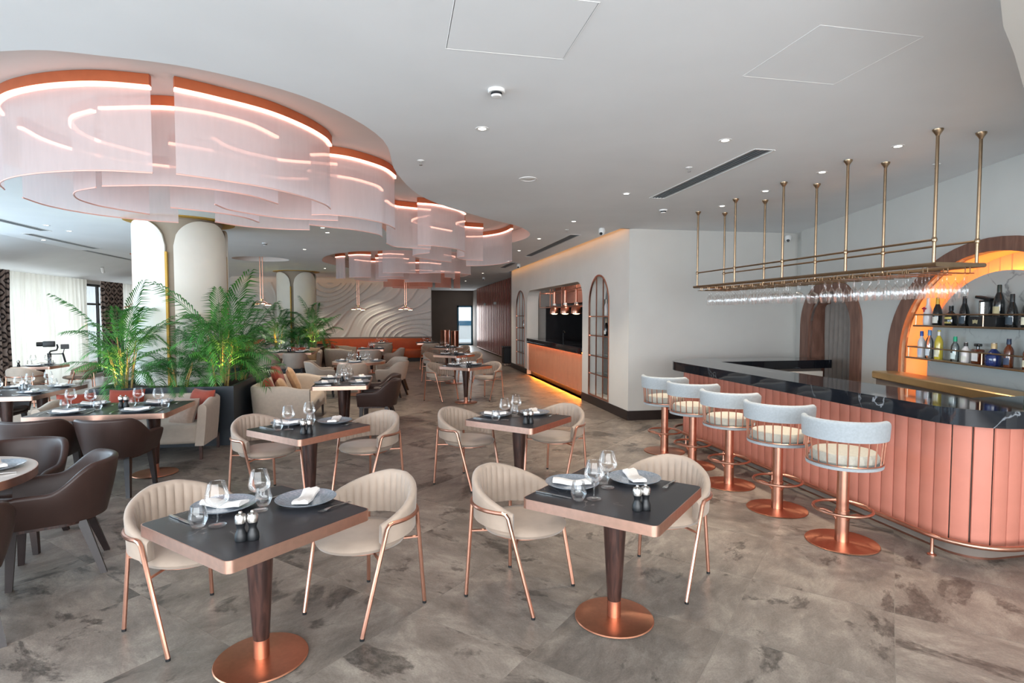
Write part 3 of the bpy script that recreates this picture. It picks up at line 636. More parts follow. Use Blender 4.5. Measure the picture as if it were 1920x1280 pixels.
def pillow(w, h, th):
    n = 14; g = G()
    for s in (1, -1):
        v = []; 
        for i in range(n + 1):
            for j in range(n + 1):
                a = -1 + 2 * i / n; b = -1 + 2 * j / n; q = (1 - a ** 4) * (1 - b ** 4); k = 1 - .07 * (a * a * b * b) ** .0 * (1 - abs(a) ** 2) * abs(b) ** 3
                v.append((a * w / 2 * (1 - .06 * (1 - a * a) * 0 - .05 * (1 - b * b) * (1 if abs(a) > .9 else 0)), s * th / 2 * math.sqrt(max(0, q)), b * h / 2 * k))
        f = [(i * (n + 1) + j, (i + 1) * (n + 1) + j, (i + 1) * (n + 1) + j + 1, i * (n + 1) + j + 1) for i in range(n) for j in range(n)]
        g.add(v, f)
    return g
def cushion(loc, rz, tilt, w, mat, label, roll=0):
    o = obj('cushion', pillow(w, w, .14), M_[mat], smooth=80); o.location = loc; o.rotation_euler = (tilt, roll, rz); return tag(o, label, 'cushion')

def rr2(w, d, r, n=5):
    P = []
    for cx, cy, a0 in ((w / 2 - r, d / 2 - r, 0), (-w / 2 + r, d / 2 - r, 90), (-w / 2 + r, -d / 2 + r, 180), (w / 2 - r, -d / 2 + r, 270)):
        P += [(cx + r * cos(R(a0 + 90 * k / n)), cy + r * sin(R(a0 + 90 * k / n))) for k in range(n + 1)]
    return P
def circ(r, n=64): return [(r * cos(2 * PI * k / n), r * sin(2 * PI * k / n)) for k in range(n)]
def mk_table(shape, w, d=None, legs=((0, 0),), top='tabletop', name='dining_table', base_r=.23):
    def mk():
        t = thing(name, '', 'table', group='copper-edged dining tables'); e = .005
        out = circ(w) if shape == 'o' else rr2(w, d, .035); inn = circ(w - e) if shape == 'o' else rr2(w - 2 * e, d - 2 * e, .031)
        obj('table_top', G().prism(inn, .715, .751), M_[top], t, smooth=30)
        n = len(out)
        rows = [[(o[0], o[1], .695), (o[0], o[1], .75), (i[0], i[1], .75), (i[0], i[1], .695)] for o, i in zip(out, inn)]
        obj('copper_edge', G().loft(rows + rows[:1], True, False), M_['copper_band'], t, smooth=30)
        obj('underside', G().prism([(x * .98, y * .98) for x, y in inn], .698, .714), M_['matte_black'], t)
        for x, y in legs:
            obj('pedestal', G().lathe([(0, .11), (.038, .11), (.042, .14), (.070, .62), (.074, .70), (0, .70)], 32, (x, y, 0)), M_['walnut'], t)
            obj('collar', G().cyl(.039, .012, .112, (x, y), 28), M_['copper'], t)
            b_ = obj('base', G().lathe([(0, .004), (base_r - .01, .004), (base_r, .007), (base_r - .004, .013), (.06, .018), (0, .018)], 64), M_['copper_b'], t, (x, y, 0))
            for a in range(4): obj('foot_pad', G().cyl(.015, 0, .006, ((base_r - .05) * cos(a * PI / 2 + .4), (base_r - .05) * sin(a * PI / 2 + .4)), 8), M_['matte_black'], b_)
        return t
    return mk

# ------------------------------------------------------------------ table ware
def mk_plate():
    o = obj('plate', G().lathe([(0, 0), (.09, 0), (.095, .004), (.135, .012), (.160, .024), (.162, .027), (.158, .027), (.13, .016), (.10, .011), (0, .011)], 48), M_['plate'], smooth=60)
    return tag(o, '', 'plate', 'blue-grey plates set on the tables')
def mk_napkin():
    g = G(); rows = []
    for k in range(9):
        x = -.115 + .23 * k / 8; lift = .004 * sin(k * 1.1) + .010 * (abs(x) / .115) ** 2; hw = .042 + .004 * sin(k * .9)
        rows.append([(x, -hw, lift), (x, hw, lift), (x, hw, lift + .012), (x, hw * .3, lift + .020), (x, hw * .1, lift + .016), (x, -hw * .6, lift + .024), (x, -hw, lift + .014)])
    o = obj('napkin', g.loft(rows), M_['napkin'], smooth=50); return tag(o, '', 'napkin', 'folded white napkins on the plates')
WG = [(0, .001), (.040, .002), (.041, .004), (.014, .008), (.005, .014), (.0038, .03), (.0038, .085), (.006, .094), (.026, .101), (.050, .120), (.056, .138), (.053, .162), (.041, .213), (.0405, .215), (.040, .212)]
def mk_wine():
    o = obj('wine_glass', G().lathe(WG, 28), M_['glass'], smooth=80); return tag(o, '', 'wine glass', 'stemmed wine glasses on the tables')
def mk_tumbler():
    o = obj('tumbler', G().lathe([(0, .0), (.026, .0), (.031, .006), (.044, .035), (.0445, .048), (.034, .102), (.0335, .104), (.033, .102), (.0425, .048), (.041, .035), (.028, .012), (0, .010)], 28), M_['glass'], smooth=80)
    return tag(o, '', 'tumbler', 'clear tumblers on the tables')
def mk_mill():
    t = thing('pepper_mill', '', 'mill', group='black and steel salt and pepper mills')
    obj('body', G().lathe([(0, 0), (.026, 0), (.0275, .006), (.026, .03), (.018, .05), (.0165, .06), (.021, .075), (.023, .082), (0, .082)], 24), M_['matte_black'], t, smooth=60)
    h = obj('cap', G().lathe([(0, .083), (.0245, .083), (.025, .088), (.025, .112), (.021, .12), (0, .122)], 24), M_['steel'], t)
    obj('knob', G().lathe([(0, .12), (.006, .122), (.009, .129), (.007, .135), (0, .137)], 12), M_['steel'], h); return t
def mk_knife():
    g = G().loft([[(x, -w, z0), (x, w, z0), (x, w, z1), (x, -w, z1)] for x, w, z0, z1 in ((-.115, .006, .001, .006), (-.06, .008, .001, .007), (-.012, .006, .001, .006), (-.005, .009, .002, .004), (.06, .010, .002, .0035), (.1, .007, .002, .003), (.115, .001, .002, .003))])
    o = obj('table_knife', g, M_['steel'], smooth=30); return tag(o, '', 'knife', 'steel knives laid on the tables')
def mk_fork():
    g = G().loft([[(x, -w, z), (x, w, z), (x, w, z + .003), (x, -w, z + .003)] for x, w, z in ((-.105, .009, .002), (-.06, .006, .005), (.02, .0035, .009), (.045, .011, .006), (.06, .0125, .004))])
    for k in range(4): g.loft([[(x, -.011 + k * .0073 - w, z), (x, -.011 + k * .0073 + w, z), (x, -.011 + k * .0073 + w, z + .002), (x, -.011 + k * .0073 - w, z + .002)] for x, w, z in ((.058, .0022, .004), (.085, .002, .004), (.105, .001, .009))])
    o = obj('table_fork', g, M_['steel'], smooth=30); return tag(o, '', 'fork', 'steel forks laid on the tables')
plate, napkin, wine, tumbler, mill, knife, fork = (Proto(f) for f in (mk_plate, mk_napkin, mk_wine, mk_tumbler, mk_mill, mk_knife, mk_fork))
TZ = .752
def place(o_fn, cx, cy, ang, R_, L_, rz, label, z=TZ):
    """R_, L_ are metres along the two table axes; ang is the direction of the first axis"""
    x = cx + R_ * cos(ang) - L_ * sin(ang); y = cy + R_ * sin(ang) + L_ * cos(ang); return o_fn((x, y, z), ang + rz, label)
def two_top(cx, cy, tp, cut=True):
    a = R(45)
    for who, pr, pl, nr in (('left', -.03, .265, R(-65)), ('right', .275, -.01, R(38))):
        place(plate, cx, cy, a, pr, pl, 0, f'blue-grey stoneware plate at the {who} setting of the {tp}')
        place(napkin, cx, cy, a, pr, pl, nr, f'folded white napkin on the {who} plate of the {tp}', TZ + .015)
    place(wine, cx, cy, a, -.19, .045, 0, f'stemmed wine glass of the left setting on the {tp}')
    place(wine, cx, cy, a, .05, .07, 0, f'stemmed wine glass of the right setting on the {tp}')
    place(tumbler, cx, cy, a, -.25, .11, 0, f'clear tumbler of the left setting on the {tp}')
    place(tumbler, cx, cy, a, .11, .13, 0, f'clear tumbler of the right setting on the {tp}')
    place(mill, cx, cy, a, -.23, -.225, 0, f'black pepper mill, left of the pair on the {tp}')
    place(mill, cx, cy, a, -.19, -.255, 0, f'black salt mill, right of the pair on the {tp}')
    if cut:
        place(knife, cx, cy, a, -.25, .27, R(-90), f'steel knife beside the left plate on the {tp}')
        place(fork, cx, cy, a, .30, -.22, R(180), f'steel fork in front of the right plate on the {tp}')
        place(knife, cx, cy, a, .27, .2, R(180), f'steel knife behind the right plate on the {tp}')
        place(fork, cx, cy, a, .15, .27, R(-90), f'steel fork behind the left plate on the {tp}')
def setting(cx, cy, ang, dist, who, tp, side=0, cut=True, z=TZ):
    """one cover: ang points from the table centre to the sitter"""
    place(plate, cx, cy, ang, dist, side, 0, f'blue-grey plate at the {who} setting of the {tp}', z)
    place(napkin, cx, cy, ang, dist, side, R(100), f'white napkin on the {who} plate of the {tp}', z + .015)
    place(wine, cx, cy, ang, dist - .22, side + .12, 0, f'wine glass of the {who} setting on the {tp}', z)
    place(tumbler, cx, cy, ang, dist - .19, side + .20, 0, f'clear tumbler of the {who} setting on the {tp}', z)
    if cut:
        place(knife, cx, cy, ang, dist, side + .215, 0, f'steel knife beside the {who} plate on the {tp}', z)
        place(fork, cx, cy, ang, dist, side - .215, R(180), f'steel fork beside the {who} plate on the {tp}', z)
def mills(cx, cy, tp, dx=.03, dy=.0, z=TZ):
    mill((cx - dx, cy + dy, z), 0, f'black pepper mill, left of the pair on the {tp}'); mill((cx + dx, cy - dy, z), 0, f'black salt mill, right of the pair on the {tp}')

# ------------------------------------------------------------------ furniture placed
velvet = Proto(mk_velvet); dark = Proto(mk_arm('leather', 'armchair', 'brown leather armchairs')); beige = Proto(mk_arm('leather_b', 'armchair', 'greige armchairs')); stool = Proto(mk_stool)
sq_table = Proto(mk_table('r', .79, .79))
SQ = [(-.71, 3.07, 'front left square table'), (1.23, 3.09, 'front right square table'), (-.81, 5.46, 'second-row left square table'), (1.18, 5.54, 'second-row right square table'),
      (1.34, 11.5, 'third table of the right-hand row'), (1.42, 14.85, 'fourth table of the right-hand row'), (1.5, 18.2, 'fifth table of the right-hand row')]
SQL = ['dark copper-edged square table at the front left, turned cornerwise', 'dark copper-edged square table at the front right, turned cornerwise', 'dark copper-edged square table behind the front left table',
       'dark copper-edged square table behind the front right table', 'copper-edged square table, third in the row along the bar side', 'copper-edged square table, fourth in the row along the bar side', 'copper-edged square table, fifth and farthest in the bar-side row']
for (x, y, tp), lb in zip(SQ, SQL):
    sq_table((x, y, 0), R(45), lb)
    velvet((x - .47, y + .43, 0), R(45), f'beige velvet copper-framed chair on the left of the {tp}')
    velvet((x + .50, y + .42, 0), R(-45), f'beige velvet copper-framed chair on the right of the {tp}')
    two_top(x, y, tp, y < 12)
for k, y in enumerate((3.80, 4.58, 5.36, 6.12, 6.84)):
    stool((3.4, y, 0), R(132) + R((-3, 2, -2, 3, 0)[k]), ('nearest', 'second nearest', 'middle', 'second farthest', 'farthest')[k] + ' grey wool bar stool with copper column at the salmon bar')

# planter side, left
long_l = Proto(mk_table('r', 1.34, .92, ((-.38, 0), (.38, 0))))
long_l((-3.08, 7.0, 0), 0, 'long copper-edged table in front of the near planter sofa'); tp = 'long table before the near planter sofa'
for sx, nm in ((-.34, 'left'), (.33, 'right')):
    setting(-3.08, 7.0, R(-90), .27, 'near ' + nm, tp, sx); setting(-3.08, 7.0, R(90), .27, 'far ' + nm, tp, -sx)
mills(-3.02, 7.05, tp, .03, .01)
long_l((-5.02, 8.9, 0), R(90), 'copper-edged table left of the near planter, running away from the camera'); tp = 'table left of the near planter'
for sy, nm in ((-.33, 'near'), (.33, 'far')):
    setting(-5.02, 8.9, R(0), .27, nm + ' right', tp, sy); setting(-5.02, 8.9, R(180), .27, nm + ' left', tp, -sy)
mills(-5.02, 8.9, tp)
dark((-2.80, 6.36, 0), R(180) + R(-4), 'brown leather armchair at the right end of the long planter-side table')
dark((-3.50, 6.42, 0), R(180) + R(6), 'brown leather armchair at the left end of the long planter-side table')
dark((-5.62, 8.55, 0), R(-90 + 180) + R(5), 'brown leather armchair at the near left of the table left of the planter')
dark((-5.62, 9.3, 0), R(90), 'brown leather armchair at the far left of the table left of the planter')
beige((-4.42, 9.25, 0), R(-90), 'greige armchair between the near planter and the table beside it')
rnd = Proto(mk_table('o', .58, None, ((0, 0),), 'marble_top', 'round_table', .28))
rnd((-2.97, 4.2, 0), R(20), 'round pale marble table with copper rim cut by the left edge'); tp = 'round marble table at the left edge'
setting(-2.97, 4.2, R(30), .36, 'right', tp); setting(-2.97, 4.2, R(100), .36, 'far', tp); setting(-2.97, 4.2, R(-55), .36, 'near', tp)
dark((-2.33, 4.47, 0), R(202 + 90), 'brown leather armchair seen from its side, right of the round marble table')
dark((-2.92, 5.02, 0), R(-85 + 90), 'brown leather armchair behind the round marble table at the left edge')
dark((-2.43, 3.535, 0), R(125 + 90), 'brown leather armchair cut by the left edge, nearest the camera')
sofa1 = mk_sofa(1.85, .80)(); sofa1.location = (-3.25, 7.92, 0); sofa1['label'] = 'beige sofa against the front of the near planter'
cushion((-2.52, 7.97, .62), R(-38), R(-18), .42, 'rust', 'rust red cushion in the right corner of the near planter sofa')
cushion((-2.66, 7.80, .57), R(-28), R(-24), .36, 'taupe_c', 'taupe cushion leaning on the rust one of the near planter sofa')
cushion((-3.45, 8.12, .62), R(0), R(-16), .42, 'rust', 'rust red cushion at the middle of the near planter sofa back'); cushion((-3.98, 8.05, .60), R(25), R(-16), .40, 'rust', 'rust red cushion at the left end of the near planter sofa')
sofa2 = mk_sofa(2.0, .86)(); sofa2.location = (-1.72, 9.75, 0); sofa2.rotation_euler = (0, 0, R(90)); sofa2['label'] = 'curved beige sofa with orange cushions right of the near planter'
cushion((-1.92, 9.12, .66), R(100), R(-20), .36, 'rust', 'small orange-red cushion at the near end of the curved sofa'); cushion((-1.77, 9.36, .63), R(96), R(-26), .36, 'tan', 'small tan cushion beside the near orange-red one')
cushion((-1.90, 9.72, .74), R(92), R(-18), .50, 'rust', 'large rust cushion standing in the middle of the curved sofa'); cushion((-1.72, 9.98, .70), R(100), R(-24), .46, 'tan', 'large tan cushion leaning in the middle of the curved sofa')
t13 = mk_table('r', .80, 1.45, ((0, -.36), (0, .36)))(); t13.location = (-.84, 9.25, 0); t13['label'] = 'copper-edged table in front of the curved sofa'; tp = 'curved sofa table'
for sy, nm in ((-.36, 'near'), (.36, 'far')):
    setting(-.84, 9.25, 0, .25, nm + ' right', tp, sy); setting(-.84, 9.25, PI, .25, nm + ' left', tp, -sy)
mills(-.84, 9.2, tp)
dark((-.30, 9.1, 0), R(180 + 90) + R(-8), 'nearer brown leather armchair at the curved sofa table'); dark((-.30, 9.85, 0), R(270), 'farther brown leather armchair at the curved sofa table')
rnd((-.87, 13.15, 0), 0, 'round pale marble table with copper rim in the middle of the room'); tp = 'mid-room round marble table'
for k, (a, nm) in enumerate(((-100, 'near'), (-10, 'right'), (80, 'far'), (170, 'left'))): setting(-.87, 13.15, R(a), .38, nm, tp, 0, False)
mills(-.87, 13.15, tp)
beige((-1.68, 13.0, 0), R(0 + 90) + R(8), 'greige armchair on the left of the mid-room round table'); beige((-.12, 12.75, 0), R(160 + 90), 'greige armchair on the right of the mid-room round table')
beige((-.95, 12.38, 0), R(180), 'greige armchair on the near side of the mid-room round table'); beige((-.12, 13.75, 0), R(215 + 90), 'greige armchair on the far right of the mid-room round table')
# far planter group
long_l((-3.0, 16.8, 0), 0, 'copper-edged table in front of the far planter sofa'); tp = 'far planter table'
for sx, nm in ((-.34, 'left'), (.33, 'right')):
    setting(-3.0, 16.8, R(-90), .27, 'near ' + nm, tp, sx, False); setting(-3.0, 16.8, R(90), .27, 'far ' + nm, tp, -sx, False)
mills(-3.0, 16.8, tp)
beige((-2.72, 16.1, 0), R(180), 'greige armchair at the right of the far planter table'); beige((-3.42, 16.1, 0), R(180), 'greige armchair at the left of the far planter table')
sofa3 = mk_sofa(1.85, .80)(); sofa3.location = (-3.2, 17.9, 0); sofa3['label'] = 'beige sofa against the front of the far planter'
cushion((-2.5, 17.85, .62), R(-38), R(-20), .42, 'tan', 'tan cushion in the right corner of the far planter sofa'); cushion((-2.95, 18.05, .62), 0, R(-16), .42, 'rust', 'rust cushion along the back of the far planter sofa')
sofa4 = mk_sofa(1.9, .86)(); sofa4.location = (-1.85, 19.3, 0); sofa4.rotation_euler = (0, 0, R(90)); sofa4['label'] = 'beige sofa on the right side of the far planter'
cushion((-2.0, 18.75, .66), R(92), R(-20), .44, 'rust', 'rust cushion on the sofa right of the far planter'); cushion((-1.9, 19.1, .62), R(96), R(-24), .42, 'tan', 'tan cushion on the sofa right of the far planter')
far_t = Proto(mk_table('r', .80, 1.0, ((0, 0),))); far_t((-.82, 18.0, 0), 0, 'copper-edged table beside the sofa right of the far planter'); tp = 'table by the far planter side sofa'
setting(-.82, 18.0, 0, .25, 'right', tp, 0, False); setting(-.82, 18.0, PI, .25, 'left', tp, 0, False); mills(-.82, 18.0, tp)
beige((-.15, 17.7, 0), R(270), 'greige armchair at the near right of the table by the far side sofa'); beige((-.8, 17.05, 0), R(180), 'greige armchair on the near side of the table by the far side sofa')
# banquette and its tables
bq = thing('banquette', 'long orange leather banquette below the contour-relief wall', 'banquette', (-2.35, 22.4, 0))
obj('plinth', G().bx(-3.7, 3.62, -.22, .42, 0, .14), M_['matte_black'], bq); obj('back', G().rbox((-.04, .34, .52), (7.3, .18, .70), .04, 2), M_['orange'], bq)
for k in range(6): obj('seat', G().rbox((-3.07 + 1.22 * k, .0, .30), (1.21, .60, .32), .04, 2), M_['orange'], bq)
for x, nm in ((-.62, 'left'), (1.05, 'right'), (-4.6, 'far left')):
    far_t((x, 21.55, 0), 0, f'small copper-edged table at the orange banquette, {nm} one'); tp = f'{nm} banquette table'
    setting(x, 21.55, R(-90), .25, 'near', tp, 0, False); setting(x, 21.55, R(90), .25, 'far', tp, 0, False); mills(x, 21.55, tp)
    beige((x + .1, 20.75, 0), R(180), f'greige armchair at the {nm} banquette table')
# window table, far left
far_s = Proto(mk_table('r', .72, .72)); far_s((-7.2, 13.3, 0), 0, 'small copper-edged table beside the left sheer curtain'); tp = 'table beside the left curtain'
setting(-7.2, 13.3, R(-90), .2, 'near', tp, 0, False); setting(-7.2, 13.3, R(90), .2, 'far', tp, 0, False); mill((-7.45, 13.05, TZ), 0, 'black and steel pepper mill on the table beside the left curtain')
velvet((-7.15, 12.75, 0), R(180), 'beige velvet chair on the near side of the curtain table'); velvet((-6.72, 13.75, 0), R(-60), 'beige velvet chair on the far right of the curtain table')
far_s((-6.2, 16.4, 0), 0, 'small copper-edged table half hidden behind the left palm'); velvet((-6.1, 15.8, 0), R(180), 'beige velvet chair half hidden behind the left palm')
# ------------------------------------------------------------------ the bar
def bar_path(off, n=12):
    """outline of the worktop edge moved inwards by off: near leg, near corner, front, far corner, far leg"""
    x0, y0, y1 = 3.83 + off, 3.10 + off, 7.87 - off; ra, rb = max(.02, .42 - off), max(.02, .5 - off)
    P = [(5.08 + off * .3, y0)] + [(x0 + ra - ra * sin(PI / 2 * k / n), y0 + ra - ra * cos(PI / 2 * k / n)) for k in range(n + 1)]
    P += [(x0 + rb - rb * cos(PI / 2 * k / n), y1 - rb + rb * sin(PI / 2 * k / n)) for k in range(n + 1)] + [(6.28, y1)]
    return P
def walk(P, step):
    out = []; acc = step / 2
    for a, b in zip(P, P[1:]):
        d = Vector((b[0] - a[0], b[1] - a[1])); L = d.length
        while acc <= L:
            p = Vector(a) + d * (acc / L); out.append((p.x, p.y, math.atan2(d.y, d.x))); acc += step
        acc -= L
    return out
bar = thing('bar_counter', 'curved bar front of upright salmon leather panels with copper foot rail', 'bar', (0, 0, 0))
inner_o = bar_path(.19); inner_i = bar_path(.36)
obj('carcass', G().prism(inner_o + inner_i[::-1], .02, .998), M_['dark_wall'], bar, smooth=20)
obj('plinth', G().loft([[(a[0], a[1], 0), (a[0], a[1], .12), (b[0], b[1], .12), (b[0], b[1], 0)] for a, b in zip(bar_path(.20), bar_path(.25))]), pbr('plinth_bronze', '#7d5344', .35, .6, var=.06), bar, smooth=30)
pw = .12; cs = [(-pw / 2 + .003, 0), (-pw / 2 + .006, -.010)] + [(pw * (-.42 + .84 * k / 6), -.011 - .005 * (1 - (2 * k / 6 - 1) ** 2)) for k in range(7)] + [(pw / 2 - .006, -.010), (pw / 2 - .003, 0)]
pme = None
for x, y, a in walk(bar_path(.175), pw):
    o = obj('front_panel', G().prism(cs, .10, 1.0), M_['salmon'], bar, (x, y, 0), (0, 0, a + PI), 30, pme); pme = o.data
rp = bar_path(.04); rl = obj('foot_rail', G().tube([(x, y, .145) for x, y in rp[:-1] + [(5.2, rp[-1][1])]], .019, 10), M_['copper'], bar)
for x, y, a in walk(bar_path(.04), .92):
    nx, ny = -sin(a), cos(a)
    obj('rail_post', G().lathe([(0, 0), (.03, 0), (.03, .008), (.015, .014), (.011, .03), (.011, .14)], 12, (x, y, 0)), M_['copper'], rl)
obj('service_front', G().bx(4.62, 6.1, 7.26, 7.30, .12, .96), M_['cream'], bar)
wt = obj('bar_worktop', G().prism(bar_path(0) + [(6.28, 7.30), (4.48, 7.30), (4.48, 3.72), (5.26, 3.72)], 1.0, 1.12), M_['bar_top'], smooth=20)
tag(wt, 'polished black marble worktop running around the bar', 'worktop')
# brass back-bar ledge and shelves
lg = obj('brass_ledge', G().add(*(lambda q: (q.v, q.f))(G().rbox((4.27, -.15, 1.055), (2.74, .30, .09), .012, 1)), MB), M_['bright_brass']); tag(lg, 'long brass counter ledge below the bottle shelves', 'ledge')
obj('ledge_cabinet', G().add(*(lambda q: (q.v, q.f))(G().bx(2.95, 5.6, -.27, 0, 0, 1.01)), MB), M_['dark_wall'], lg)
def shelf(u0, u1, z, label):
    s_ = thing('bottle_shelf', label, 'shelf', (0, 0, 0)); s_.matrix_world = MB
    obj('board', G().bx(u0, u1, -.06, .12, z - .02, z - .006), M_['brass'], s_)
    obj('front_tube', G().tube([(u0 - .04, -.06, z - .01), (u1, -.06, z - .01)], .011, 8), M_['brass'], s_)
    obj('guard_rail', G().tube([(u0 - .02, .1, z + .115), (u0 - .02, -.06, z + .115), (u1, -.06, z + .115)], .008, 8), M_['brass'], s_)
    for u in (u0, (u0 + u1) / 2, u1 - .02): obj('guard_post', G().tube([(u, -.06, z - .01), (u, -.06, z + .115)], .006, 6), M_['brass'], s_)
shelf(3.34, 5.42, 1.67, 'upper brass bottle shelf on the grey marble'); shelf(3.22, 5.54, 1.30, 'lower brass bottle shelf on the grey marble')
# bottles
def glassy(name, col, rough=.08): return pbr(name, col, rough, 0, var=.03, spec=.7, coat=.3)
BG = dict(dark=glassy('dark_bottle_glass', '#15181a'), green=glassy('green_bottle_glass', '#1f5a32'), clear=thin_glass('clear_bottle_glass', '#e6eef2', .4, .1), amber=glassy('amber_spirit', '#5a2a14'), yellow=glassy('yellow_spirit', '#c8b23a'), white=glassy('frosted_bottle', '#dfd8d6', .3), blue=glassy('blue_ceramic', '#1c2a5a'))
def bottle(loc, kind, glass, cap, lab, label, h=1.0, rz=0, r=1.0):
    P = {'champ': [(0, 0), (.042, 0), (.045, .01), (.045, .14), (.036, .19), (.018, .245), (.0145, .27), (.0145, .30), (.0165, .305), (.0165, .315), (0, .315)],
         'wine': [(0, 0), (.036, 0), (.038, .01), (.038, .18), (.03, .215), (.015, .245), (.0135, .29), (.0155, .293), (.0155, .305), (0, .305)],
         'slim': [(0, 0), (.033, 0), (.036, .01), (.036, .17), (.028, .20), (.016, .22), (.014, .27), (.016, .272), (.016, .29), (0, .29)],
         'squat': [(0, 0), (.05, 0), (.056, .015), (.058, .07), (.05, .12), (.025, .15), (.015, .165), (.015, .20), (.02, .203), (.02, .22), (0, .22)]}[kind]
    P = [(a * r, z * h) for a, z in P]; zc = P[-1][1]; t = thing('bottle', label, 'bottle', loc, rz)
    obj('glass', G().lathe(P, 20), BG[glass], t, smooth=50)
    cz = {'champ': .235, 'wine': .25, 'slim': .235, 'squat': .165}[kind] * h; cr = {'champ': .0195, 'wine': .0165, 'slim': .018, 'squat': .022}[kind] * r
    obj('cap', G().lathe([(0, cz), (cr, cz), (cr * .92, zc - .004), (cr * .8, zc + .002), (0, zc + .002)], 16), pbr('cap_' + cap, cap, .4, .2, var=.03), t)
    if lab:
        rr = P[2][0] + .0008; obj('label', G().loft([[(rr * cos(a), rr * sin(a), zz_) for zz_ in (.03 * h, .10 * h)] for a in [R(-150 + 120 * k / 10) for k in range(11)]], False, False), pbr('label_' + lab, lab, .6, var=.03), t)
    return t
US = [(3.42, 'champ', 'white', '#d8d2cf', '#e9e4e4', 'frosted white champagne bottle with red bow, first on the upper shelf'), (3.58, 'champ', 'dark', '#c8a23a', '#e6e2d6', 'dark champagne bottle with gold foil and white label, upper shelf'),
      (3.80, 'squat', 'dark', '#1a1a1c', '#cdbb6a', 'squat black cognac bottle on the upper shelf'), (4.00, 'champ', 'dark', '#1b1b1d', '#3a4650', 'all-black champagne bottle left of the black gift box'),
      (4.62, 'champ', 'dark', '#26282a', '#3a4650', 'dark champagne bottle right of the black gift box'), (4.80, 'champ', 'dark', '#d0a93c', '#e8e2c8', 'gold-necked champagne bottle at the right of the upper shelf'), (4.96, 'squat', 'dark', '#3a2622', '#b03030', 'black squat bottle with red label at the shelf end')]
for i, (u, k, gl, cp, lb, t_) in enumerate(US):
    b_ = bottle(bw(u, .02, 1.664), k, gl, cp, lb, t_, .98, BANG)
    if i == 0: obj('bow', G().rbox((0, -.045, .19), (.075, .012, .018), .005, 1, 0, Matrix.Rotation(.0, 4, 'Y')).rbox((0, -.046, .18), (.018, .012, .06), .005, 1), pbr('red_ribbon', '#b02038', .5, var=.05), b_)
gb = thing('gift_box', 'long black presentation box with a cream shield on the upper shelf', 'box', bw(4.32, .02, 1.664), BANG)
obj('carton', G().rbox((0, 0, .05), (.36, .10, .10), .004, 1), M_['matte_black'], gb)
obj('shield', G().prism([(-.03, .02), (0, .03), (.03, .02), (.035, .06), (.015, .055), (0, .065), (-.015, .055), (-.035, .06)], 0, .002, Matrix.Translation((-.09, -.0505, .01)) @ Matrix.Rotation(R(90), 4, 'X')), pbr('shield_cream', '#b8ab84', .5, var=.05), gb)
bb = bottle(bw(4.46, .02, 1.766), 'champ', 'dark', '#26302a', '#b8ab84', 'large dark champagne bottle standing on the black gift box', .95, BANG)
ds = thing('display_stand', 'tilted silver bottle display case standing on the black gift box', 'display', bw(4.26, .03, 1.766), BANG)
obj('frame', G().rbox((0, .02, .08), (.15, .05, .16), .006, 1), M_['matte_black'], ds); obj('silver_sleeve', G().cyl(.032, .01, .14, (.0, -.012), 16), M_['steel'], ds); obj('lid', G().rbox((-.02, -.005, .178), (.20, .06, .028), .006, 1, 0, Matrix.Rotation(R(10), 4, 'Y')), M_['black_metal'], ds)
LS = [(3.32, 'slim', 'white', '#2a4f9a', '#c9cfe0', 'frosted vodka bottle with blue cap, first on the lower shelf', 1.05), (3.46, 'slim', 'clear', '#6a8fb8', '#dfe4ea', 'clear slim vodka bottle with pale blue cap', 1.1), (3.62, 'wine', 'yellow', '#d8d4cc', '#e8e0c4', 'clear bottle with yellow-green spirit and silver neck', 1.05),
      (3.88, 'slim', 'clear', '#1f9a72', '#dce8e4', 'clear bottle with a green cap on the lower shelf', .9), (4.04, 'slim', 'white', '#3a3230', '#e4e0d4', 'small pale bottle left of the square decanter', .72), (4.42, 'squat', 'blue', '#b8a078', '#1f2f66', 'round dark blue bottle with cork on the lower shelf', 1.0),
      (4.60, 'slim', 'amber', '#223048', '#3a4660', 'amber whisky bottle with dark cap on the lower shelf', .92), (4.82, 'slim', 'amber', '#2a2320', '#d8cfb4', 'brown bottle with gold label on the lower shelf', .85), (4.92, 'slim', 'dark', '#222222', '#dad6d0', 'small dark bottle beside the brown one', .78), (5.02, 'wine', 'green', '#a03038', '#e4e2d4', 'tall green bottle at the right end of the lower shelf', 1.05)]
for u, k, gl, cp, lb, t_, h_ in LS: bottle(bw(u, .02, 1.294), k, gl, cp, lb, t_, h_, BANG, 1.15 if k == 'squat' else 1.05)
dc = thing('decanter', 'square dark glass decanter with white label and flat stopper', 'decanter', bw(4.21, .02, 1.294), BANG)
obj('glass', G().rbox((0, 0, .075), (.115, .06, .15), .012, 2), BG['amber'], dc); obj('label', G().bx(-.042, .042, -.0315, -.0305, .03, .115), M_['napkin'], dc); obj('neck', G().cyl(.014, .15, .175, n=14), BG['dark'], dc); obj('stopper', G().rbox((0, 0, .19), (.07, .04, .03), .008, 2), BG['dark'], dc)
bottle((4.85, 3.55, 1.12), 'wine', 'green', '#2a5a34', '#c03a30', 'green bottle standing on the worktop at the right edge', .5)

